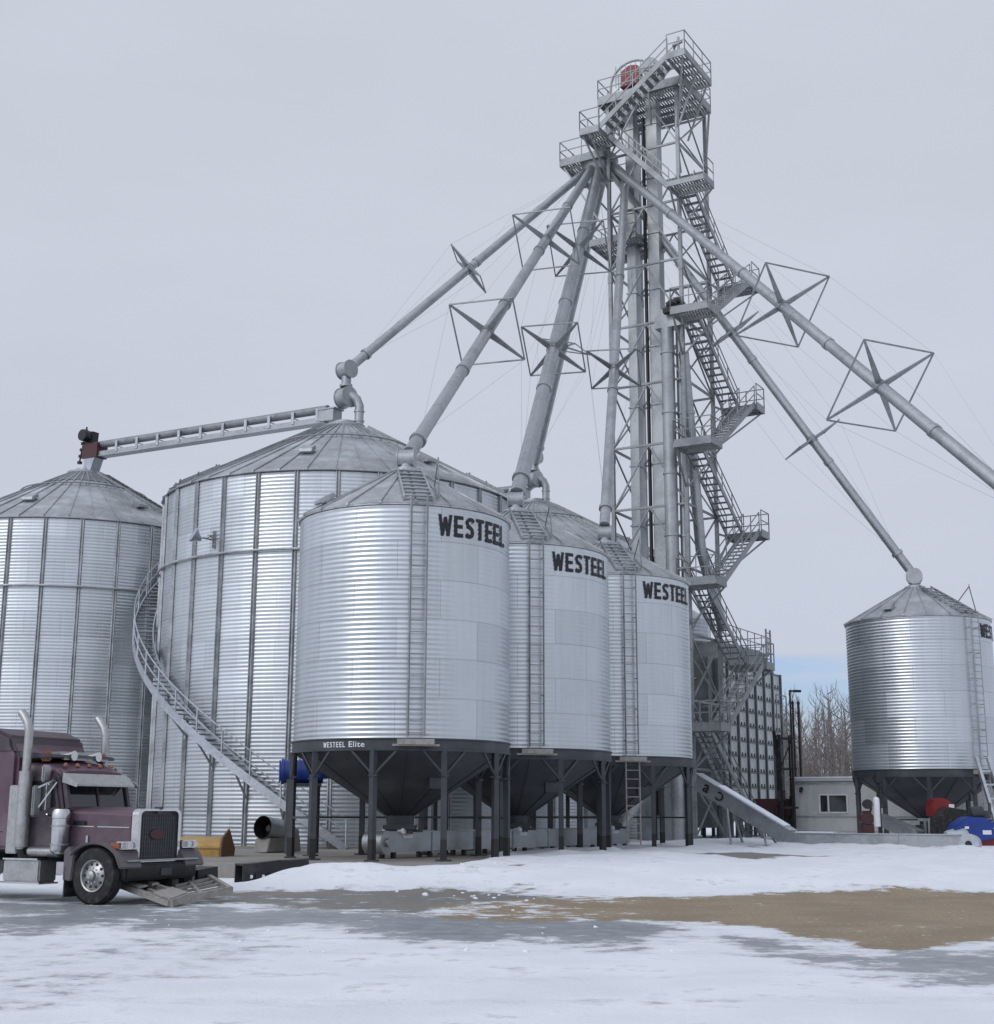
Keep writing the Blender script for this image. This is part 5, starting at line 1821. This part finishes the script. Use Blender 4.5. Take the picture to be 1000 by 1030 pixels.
# ------------------------------------------------------------------ bare trees beyond the trailer
def tree_mesh(seed, H):
    rnd = random.Random(seed)
    tk, cr_ = MB(), MB()
    pts, rs = [], []
    x = y = 0.0
    n = 9
    for i in range(n + 1):
        pts.append(V((x, y, H * i / n)))
        rs.append(0.15 * (1 - i / n) ** 0.8 * (H / 10) + 0.012)
        x += rnd.uniform(-0.12, 0.12)
        y += rnd.uniform(-0.12, 0.12)
    tk.path(pts, rs, 6)

    def branch(p, d, Lb, r, depth):
        q = p
        pp, rr = [p], [r]
        dd = d.copy()
        for k in range(3):
            dd = (dd + V((rnd.uniform(-.25, .25), rnd.uniform(-.25, .25), rnd.uniform(0.0, .28)))).normalized()
            q = q + dd * (Lb / 3)
            pp.append(q)
            rr.append(r * (1 - (k + 1) / 3.4))
            if depth < 2:
                for _ in range(1):
                    s = V((rnd.uniform(-1, 1), rnd.uniform(-1, 1), rnd.uniform(0.0, 1.1)))
                    branch(q, (dd * 0.7 + s * 0.8).normalized(), Lb * rnd.uniform(0.4, 0.65), r * 0.55, depth + 1)
        cr_.path(pp, rr, 3 if depth else 4, False)

    nb = int(9 + H)
    for i in range(nb):
        f = 0.22 + 0.76 * (i / nb) + rnd.uniform(-0.02, 0.02)
        k = min(n - 1, int(f * n))
        p = pts[k].lerp(pts[k + 1], f * n - k)
        a = rnd.uniform(0, 2 * PI)
        up = rnd.uniform(0.35, 0.95)
        d = V((math.cos(a), math.sin(a), up)).normalized()
        branch(p, d, (1 - f) * H * 0.24 + rnd.uniform(0.5, 1.2), 0.04, 0)
    return tk.mesh('trunk'), cr_.mesh('crown')


kinds = []
for i, H in enumerate((9.5, 11.2, 8.4, 10.3)):
    kinds.append(tree_mesh(40 + i, H))
tl = ['slim bare tree with a few upswept branches', 'tallest kind of bare tree with a bushy twig top', 'low bare tree with spreading twigs', 'bare tree with a crooked pale trunk']
rnd = random.Random(11)
first = {}
for i in range(54):
    k = rnd.randrange(4)
    px = 775 + (i % 22) * 4.0 + rnd.uniform(-1.5, 1.5) + (60 if i > 49 else 0)
    Y = rnd.uniform(112, 165)
    b = pix(px, 800, Y)
    if k not in first:
        t = thing('bare_tree', tl[k] + ' behind the trailer', 'tree', (b.x, b.y, 0.3), 0, 'bare trees behind the trailer')
        link('trunk', kinds[k][0], MBARK, t)
        link('crown', kinds[k][1], MTWIG, t)
        first[k] = t
    else:
        t = copy_tree(first[k])
    t.location = (b.x, b.y, 0.3)
    t.rotation_euler.z = rnd.uniform(0, 6.28)
    s = rnd.uniform(0.95, 1.22)
    t.scale = (s, s, s)
# brush at the foot of the wood: uncountable twigs
mb = MB()
for i in range(1000):
    px = rnd.uniform(760, 900)
    Y = rnd.uniform(105, 150)
    b = pix(px, 800, Y)
    h = rnd.uniform(0.8, 2.4)
    d = V((rnd.uniform(-.5, .5), rnd.uniform(-.5, .5), 1)) * h
    p = V((b.x, b.y, 0.2))
    mb.path([p, p + d * 0.55, p + d + V((rnd.uniform(-.4, .4), rnd.uniform(-.4, .4), 0))], [0.03, 0.022, 0.008], 3, False)
br = struct('brush', mb, MTWIG, kind='stuff')
br['label'] = 'brown leafless brush at the foot of the bare trees'
br['category'] = 'brush'

# ------------------------------------------------------------------ ground
from mathutils import noise as mn


def fbm(x, y, o=4, s=0.0):
    v, a, f = 0.0, 0.5, 1.0
    for _ in range(o):
        v += a * mn.noise(V((x * f + s, y * f - s, s * 1.7)))
        a *= 0.5
        f *= 2.0
    return v


def sst(a, b, x):
    t = max(0.0, min(1.0, (x - a) / (b - a)))
    return t * t * (3 - 2 * t)


def in_poly(x, y, P):
    c = False
    n = len(P)
    for i in range(n):
        x0, y0 = P[i]
        x1, y1 = P[(i + 1) % n]
        if (y0 > y) != (y1 > y) and x < (x1 - x0) * (y - y0) / (y1 - y0) + x0:
            c = not c
    return c


def dist_poly(x, y, P):
    d = 1e9
    n = len(P)
    for i in range(n):
        ax_, ay = P[i]
        bx, by = P[(i + 1) % n]
        dx_, dy_ = bx - ax_, by - ay
        t = max(0, min(1, ((x - ax_) * dx_ + (y - ay) * dy_) / (dx_ * dx_ + dy_ * dy_ + 1e-9)))
        d = min(d, math.hypot(x - ax_ - t * dx_, y - ay - t * dy_))
    return -d if in_poly(x, y, P) else d


def gp(px, py, z=0.0):
    """ground point under a photo pixel"""
    d = F_ + R_ * ((px - 500) / FPX) - U_ * ((py - 515) / FPX)
    t = (z - EYE) / d.z
    q = CAM + d * t
    return (q.x, q.y)


G = lambda *pts: [gp(*p) for p in pts]
DIRT = G((1060, 898), (860, 897), (750, 899), (610, 902), (520, 903), (450, 906), (395, 912), (410, 924), (500, 928), (600, 928), (690, 929), (730, 933), (770, 938), (830, 947), (890, 955), (950, 953), (1060, 944))
WET = G((185, 897), (300, 896), (430, 895), (520, 899), (600, 901), (480, 914), (400, 922), (330, 916), (240, 910), (150, 905))
ICE = G((250, 912), (400, 918), (520, 922), (640, 924), (705, 928), (725, 938), (700, 949), (610, 957), (560, 950), (470, 950), (330, 938), (210, 928))
SLUSH = G((700, 928), (760, 940), (880, 958), (1080, 948), (1080, 995), (930, 988), (820, 972), (700, 955))
STREAK = G((-40, 903), (120, 908), (260, 912), (330, 925), (240, 940), (90, 938), (-40, 945))
STREAK2 = G((-60, 940), (140, 940), (330, 950), (200, 985), (60, 1010), (-60, 1025))
PUD = G((690, 874), (760, 872), (830, 875), (760, 878.5))
PUD2 = G((440, 890), (500, 887), (540, 890), (470, 893))
MOUND = gp(366, 883)


LEGS = []
for c_, l0 in ((PB, LEG), (PC, LEG), (PF, rad(21))):
    for k in range(10):
        q = c_ + polar(HR, l0 + k * rad(36))
        LEGS.append((q.x, q.y))
for uv in ((0, 0), (0, -TS), (TS, 0)):
    q = T(*uv, 0)
    LEGS.append((q.x, q.y))


def ground_z(x, y):
    px = 500 + FPX * x / max(y, 1)
    z = 0.018 * fbm(x * 0.35, y * 0.35, 3, 3.1)
    # raised snowy yard behind the dirt strip
    edge = 31.0 + 2.2 * fbm(x * 0.16, 3.3, 3, 8.0)
    right = sst(-3.1, -0.8, x + 0.0 + 1.2 * fbm(y * 0.2, x * 0.2, 2, 5.0) - (y - 33) * 0.10)
    bank = sst(edge, edge + 7.5, y) * right
    z += 0.46 * bank
    z += bank * (0.16 * fbm(x * 0.35, y * 0.22, 4, 1.0) + 0.09 * fbm(x * 1.3, y * 1.0, 3, 2.0))
    # low ridge left by the snow plough along the yard edge
    rd = math.exp(-((y - (34.2 + 1.4 * fbm(x * 0.2, 0, 2, 6.0))) / 1.5) ** 2) * right
    z += rd * (0.12 + 0.16 * fbm(x * 0.5, y * 0.5, 4, 12.0))
    # heaped snow left of the pad corner
    dx_, dy_ = (x - MOUND[0]) / 2.05, (y - 34.4) / 1.7
    m = math.exp(-(dx_ * dx_ + dy_ * dy_) ** 1.4)
    z += m * (0.50 + 0.28 * fbm(x * 0.8, y * 0.8, 4, 21.0))
    if y > 36 and right < 0.6:
        z += 0.05 * (1 - right)
    # drifts against the legs and along the conveyor
    if 38 < y < 68 and right > 0.3:
        for lx, ly in LEGS:
            q = (x - lx) ** 2 + (y - ly) ** 2
            if q < 1.2:
                z += 0.13 * math.exp(-q / 0.16) * (0.8 + 1.2 * fbm(x * 1.5, y * 1.5, 2, 40))
        w_ = (V((x, y, 0)) - V((cr.x, cr.y, 0)))
        al, ac_ = -w_.dot(VX), -w_.dot(UX)
        if -0.3 < al < 7.5:
            z += 0.16 * math.exp(-((ac_ - 0.42) / 0.4) ** 2) * (0.7 + 1.3 * fbm(al * 0.9, 3.0, 3, 50))
    # drift around the tower foot
    d2 = math.hypot((x - R1.x - 0.8) / 2.6, (y - R1.y + 2.6) / 1.9)
    z += 0.2 * math.exp(-d2 ** 2) * (1 + 0.5 * fbm(x, y, 3, 30))
    if y > 95:
        z += sst(95, 110, y) * 0.12
    return z


ys = []
y = 4.5
while y < 85:
    ys.append(y)
    y += min(0.36 if 33 < y < 63 else 9, max(0.055, y * y / (FPX * 1.7) * 1.25))
while y < 3500:
    ys.append(y)
    y *= 1.10
ys = [-60.0, -10.0] + ys
NX = 300
verts, faces, masks = [], [], []
for yy in ys:
    W = max(12.0, abs(yy) * 0.62)
    for i in range(NX + 1):
        t = i / NX * 2 - 1
        x = W * (t if abs(t) < 0.72 else math.copysign(0.72 + (abs(t) - 0.72) * (1 + 14 * (abs(t) - 0.72)), t))
        z = ground_z(x, yy) if 4 < yy < 200 else (0.12 if yy >= 200 else 0.0)
        verts.append((x, yy, z))
        if 6 < yy < 60:
            wob = 1.0 * fbm(x * 0.5, yy * 0.30, 4, 4.0) + 0.5 * fbm(x * 1.7, yy * 0.9, 3, 9.0)
            md = 1 - sst(-1.3, 0.8, dist_poly(x, yy, DIRT) + wob * 0.9)
            mw = 1 - sst(-1.3, 1.2, dist_poly(x, yy, WET) + wob * 1.2)
            mi = 1 - sst(-1.5, 1.3, dist_poly(x, yy, ICE) + wob * 1.3)
            ms = 0.72 * (1 - sst(-1.0, 1.0, dist_poly(x, yy, SLUSH) + wob * 1.4))
            mk = max(0.74 * (1 - sst(-1.2, 1.4, dist_poly(x, yy, STREAK) + wob * 1.8)), 0.36 * (1 - sst(-1.0, 1.0, dist_poly(x, yy, STREAK2) + wob)))
            mdx, mdy = (x - MOUND[0]) / 2.05, (yy - 34.4) / 1.7
            mw *= 1 - sst(0.08, 0.35, math.exp(-(mdx * mdx + mdy * mdy) ** 1.4))
            zz_ = verts[-1][2]
            pxx = 500 + FPX * x / yy
            md *= 0.62 + 0.38 * sst(480, 760, pxx)
            mw *= 0.80 * (1 - sst(0.10, 0.28, zz_))
            md *= 1 - sst(0.14, 0.30, zz_)
            mi *= 0.86
            mp = max(1 - sst(-0.2, 0.5, dist_poly(x, yy, PUD) + wob * 0.5), 0.0)
        else:
            md = mw = mi = ms = mk = mp = 0.0
        masks.append((md, max(mw, mp), max(mi, ms, mk), 1.0))
nr = len(ys)
for j in range(nr - 1):
    for i in range(NX):
        a = j * (NX + 1) + i
        faces.append((a, a + 1, a + NX + 2, a + NX + 1))
me = bpy.data.meshes.new('ground')
me.from_pydata(verts, [], faces)
me.shade_smooth()
ca = me.color_attributes.new('cover', 'FLOAT_COLOR', 'POINT')
ca.data.foreach_set('color', [c for m in masks for c in m])
go = bpy.data.objects.new('ground', me)
COL.objects.link(go)
go['kind'] = 'structure'

m, nt, b = mat_new('snowy_yard')
tc = N(nt, 'ShaderNodeTexCoord').outputs['Object']
at_ = N(nt, 'ShaderNodeAttribute', attribute_name='cover')
sp = N(nt, 'ShaderNodeSeparateColor')
L(nt, at_.outputs['Color'], sp.inputs[0])
mp_ = N(nt, 'ShaderNodeMapping')
mp_.inputs['Scale'].default_value = (0.75, 0.72, 1.0)
mp_.inputs['Rotation'].default_value = (0, 0, rad(5))
L(nt, tc, mp_.inputs[0])
nA = noise(nt, mp_.outputs[0], 0.8, 8, 0.62)
nB = noise(nt, mp_.outputs[0], 3.2, 7, 0.66)
nC = noise(nt, tc, 16.0, 5, 0.65)
nD = noise(nt, tc, 70.0, 3, 0.6)
nF = mth(nt, 'ADD', mth(nt, 'MULTIPLY', nA, 0.55), mth(nt, 'ADD', mth(nt, 'MULTIPLY', nB, 0.30), mth(nt, 'MULTIPLY', nC, 0.15)))


def cover(ch, lo, hi, amt=1.0):
    """mask times noise, thresholded into ragged patches"""
    v = mth(nt, 'ADD', sp.outputs[ch], mth(nt, 'MULTIPLY', mth(nt, 'SUBTRACT', nF, 0.5), 3.4))
    return ramp(nt, v, lo, hi)


fine = mth(nt, 'ADD', mth(nt, 'MULTIPLY', nC, 0.6), mth(nt, 'MULTIPLY', nD, 0.4))
snow = mix(nt, ramp(nt, nA, 0.32, 0.70), (0.72, 0.745, 0.79), (0.83, 0.85, 0.885))
snow = mix(nt, mth(nt, 'MULTIPLY', ramp(nt, nB, 0.50, 0.72), 0.35), snow, (0.64, 0.665, 0.70))
ice = mix(nt, ramp(nt, nB, 0.3, 0.7), (0.185, 0.20, 0.215), (0.33, 0.35, 0.375))
wet = mix(nt, ramp(nt, fine, 0.35, 0.65), (0.13, 0.128, 0.122), (0.22, 0.215, 0.205))
wet = mix(nt, mth(nt, 'MULTIPLY', ramp(nt, nA, 0.45, 0.62), 0.5), wet, (0.24, 0.205, 0.15))
dirt = mix(nt, ramp(nt, fine, 0.32, 0.68), (0.19, 0.148, 0.098), (0.40, 0.325, 0.225))
dirt = mix(nt, mth(nt, 'MULTIPLY', ramp(nt, nA, 0.42, 0.60), 0.55), dirt, (0.22, 0.175, 0.125))
dirt = mix(nt, ramp(nt, mth(nt, 'ADD', mth(nt, 'MULTIPLY', nB, 0.6), mth(nt, 'MULTIPLY', nC, 0.4)), 0.585, 0.65), dirt, (0.62, 0.62, 0.62))
fi = cover(2, 0.42, 0.70)
fw = cover(1, 0.42, 0.62)
fd = cover(0, 0.45, 0.62)
edge_shade = mth(nt, 'MULTIPLY', mth(nt, 'MAXIMUM', cover(1, 0.10, 0.50), mth(nt, 'MAXIMUM', cover(0, 0.12, 0.52), mth(nt, 'MULTIPLY', cover(2, 0.12, 0.5), 0.8))), 0.5)  # grey put into the snow round the patches, as shade in bank crevices
sxy = N(nt, 'ShaderNodeSeparateXYZ')
L(nt, tc, sxy.inputs[0])
wv = noise(nt, mp_.outputs[0], 0.25, 3, 0.5)
trk = None
for (y0, sl_t, w_) in ((13.6, 0.05, 0.16), (15.5, 0.06, 0.17), (18.2, -0.03, 0.20), (20.3, -0.02, 0.20), (22.6, 0.02, 0.2), (24.6, 0.03, 0.22)):
    dcen = mth(nt, 'SUBTRACT', sxy.outputs[1], mth(nt, 'ADD', y0, mth(nt, 'ADD', mth(nt, 'MULTIPLY', sxy.outputs[0], sl_t), mth(nt, 'MULTIPLY', mth(nt, 'SUBTRACT', wv, 0.5), 3.0))))
    one = mth(nt, 'SUBTRACT', 1.0, ramp(nt, mth(nt, 'ABSOLUTE', dcen), w_ * 0.5, w_ * 1.5))
    trk = one if trk is None else mth(nt, 'MAXIMUM', trk, one)
trk = mth(nt, 'MULTIPLY', trk, ramp(nt, nB, 0.40, 0.62))
snow = mix(nt, mth(nt, 'MULTIPLY', trk, 0.22), snow, (0.50, 0.515, 0.54))
snow = mix(nt, edge_shade, snow, (0.43, 0.43, 0.43))
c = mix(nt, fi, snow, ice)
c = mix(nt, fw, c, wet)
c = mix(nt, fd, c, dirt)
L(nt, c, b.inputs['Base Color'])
r = mth(nt, 'SUBTRACT', 0.85, mth(nt, 'MULTIPLY', fi, 0.52))
r = mth(nt, 'MAXIMUM', mth(nt, 'SUBTRACT', r, mth(nt, 'MULTIPLY', fw, 0.35)), mth(nt, 'MULTIPLY', fd, 0.85))
L(nt, r, b.inputs['Roughness'])
b.inputs['Specular IOR Level'].default_value = 0.35
bp = N(nt, 'ShaderNodeBump')
bp.inputs['Strength'].default_value = 0.6
bp.inputs['Distance'].default_value = 0.05
hgt = mth(nt, 'ADD', mth(nt, 'MULTIPLY', nB, 1.0), mth(nt, 'ADD', mth(nt, 'MULTIPLY', nC, 0.5), mth(nt, 'MULTIPLY', nD, 0.2)))
hgt = mth(nt, 'SUBTRACT', hgt, mth(nt, 'MULTIPLY', mth(nt, 'MAXIMUM', fi, mth(nt, 'MULTIPLY', trk, 0.8)), 0.8))
L(nt, hgt, bp.inputs['Height'])
L(nt, bp.outputs[0], b.inputs['Normal'])
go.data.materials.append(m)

# concrete pad under the bins
pad = [(-30, 46), (-16.8, 41.0), (-11.6, 38.8), (-8.7, 37.2), (-1.6, 35.6), (0.4, 36.4), (4.0, 42.8), (10.6, 54), (13.5, 61), (11, 66), (14, 92), (-40, 92)]
mb = MB().prism(pad, 0.0, 0.40)
po = struct('concrete_pad', mb, MCON, smooth=False)

# crumbs of snow
mb = MB()
rnd = random.Random(5)
for i in range(54):
    px, py = (rnd.gauss(475, 40), rnd.uniform(886, 905)) if i < 30 else (rnd.uniform(150, 700), rnd.uniform(884, 960))
    x, y = gp(px, py)
    s = rnd.uniform(0.015, 0.05) * (1.5 if i < 6 else 0.8)
    n0 = len(mb.v)
    mb.ball((x, y, ground_z(x, y) + s * 0.2), s, 5, (1, rnd.uniform(0.7, 1.3), rnd.uniform(0.45, 0.75)))
    mb.v[n0:] = [(a_ + s * 0.5 * mn.noise(V((a_, b_, c_)) * (1.4 / s)), b_ + s * 0.5 * mn.noise(V((b_, c_, a_)) * (1.3 / s)), c_ + s * 0.3 * mn.noise(V((c_, a_, b_)) * (1.2 / s))) for a_, b_, c_ in mb.v[n0:]]
sc_ = struct('snow_crumbs', mb, MSNOWC, kind='stuff')
sc_['label'] = 'small lumps of snow scattered over the wet ground'
sc_['category'] = 'snow'

# ------------------------------------------------------------------ sky and light
SUN_AZ, SUN_EL = rad(45), rad(33)
sd_ = V((-math.sin(SUN_AZ) * math.cos(SUN_EL), -math.cos(SUN_AZ) * math.cos(SUN_EL), math.sin(SUN_EL)))
w = bpy.data.worlds.new('World')
scene.world = w
w.use_nodes = True
nt = w.node_tree
bg = nt.nodes['Background']
sky = N(nt, 'ShaderNodeTexSky')
sky.sky_type = 'NISHITA'
sky.sun_disc = False
sky.sun_elevation = SUN_EL
sky.sun_rotation = math.atan2(sd_.x, sd_.y)
sky.air_density, sky.dust_density, sky.ozone_density = 1.0, 1.5, 1.0
tc = N(nt, 'ShaderNodeTexCoord').outputs['Generated']
sp = N(nt, 'ShaderNodeSeparateXYZ')
L(nt, tc, sp.inputs[0])
# cloud deck: thick overcast, brighter around the hidden sun, ragged gap low over the wood to the right
dt = N(nt, 'ShaderNodeVectorMath', operation='DOT_PRODUCT')
L(nt, tc, dt.inputs[0])
dt.inputs[1].default_value = sd_
glow = mth(nt, 'POWER', mth(nt, 'MAXIMUM', dt.outputs['Value'], 0.0), 2.2)
mpn = N(nt, 'ShaderNodeMapping')
mpn.inputs['Scale'].default_value = (1.0, 1.0, 3.2)
L(nt, tc, mpn.inputs[0])
n1 = noise(nt, mpn.outputs[0], 2.2, 6, 0.55)
mpf = N(nt, 'ShaderNodeMapping')
mpf.inputs['Scale'].default_value = (3.0, 3.0, 26.0)
L(nt, tc, mpf.inputs[0])
n2 = noise(nt, mpf.outputs[0], 1.3, 6, 0.55)
bright = mth(nt, 'ADD', mth(nt, 'ADD', 0.90, mth(nt, 'MULTIPLY', n1, 0.20)), mth(nt, 'MULTIPLY', glow, 1.05))
CL = (5.82, 6.20, 7.08)
cs = N(nt, 'ShaderNodeVectorMath', operation='SCALE')
cs.inputs[0].default_value = CL
L(nt, bright, cs.inputs['Scale'])
# gap
az = mth(nt, 'ARCTAN2', sp.outputs[0], sp.outputs[1])
side = ramp(nt, az, 0.05, 0.16)
el = mth(nt, 'ADD', sp.outputs[2], mth(nt, 'MULTIPLY', mth(nt, 'SUBTRACT', n2, 0.5), 0.19))
low = mth(nt, 'SUBTRACT', 1.0, ramp(nt, el, 0.060, 0.120))
lowest = ramp(nt, el, 0.030, 0.070)
gap = mth(nt, 'MULTIPLY', mth(nt, 'MULTIPLY', low, lowest), mth(nt, 'MULTIPLY', side, 0.9))
blue = N(nt, 'ShaderNodeVectorMath', operation='SCALE')
tint = N(nt, 'ShaderNodeVectorMath', operation='MULTIPLY')
L(nt, sky.outputs[0], tint.inputs[0])
tint.inputs[1].default_value = (0.90, 1.0, 1.33)
L(nt, tint.outputs[0], blue.inputs[0])
blue.inputs['Scale'].default_value = 1.0
cloud = mix(nt, mth(nt, 'SUBTRACT', 1.0, ramp(nt, sp.outputs[2], 0.0, 0.06)), cs.outputs[0], (7.0, 7.1, 7.35))
cloud = mix(nt, mth(nt, 'MULTIPLY', mth(nt, 'SUBTRACT', 1.0, ramp(nt, sp.outputs[2], 0.08, 0.42)), 0.5), cloud, (5.55, 6.05, 7.25))
col = mix(nt, gap, cloud, blue.outputs[0])
L(nt, col, bg.inputs['Color'])
bg.inputs['Strength'].default_value = 0.1
sl_d = bpy.data.lights.new('sun', 'SUN')
sl_d.energy = 0.55
sl_d.angle = rad(18)
sl_d.color = (1.0, 0.965, 0.91)
so = bpy.data.objects.new('sun', sl_d)
COL.objects.link(so)
so.rotation_euler = (-sd_).to_track_quat('-Z', 'Y').to_euler()
so.location = (0, 0, 60)

scene.cycles.use_denoising = True
scene.cycles.max_bounces = 6
scene.cycles.diffuse_bounces = 3
scene.cycles.glossy_bounces = 4
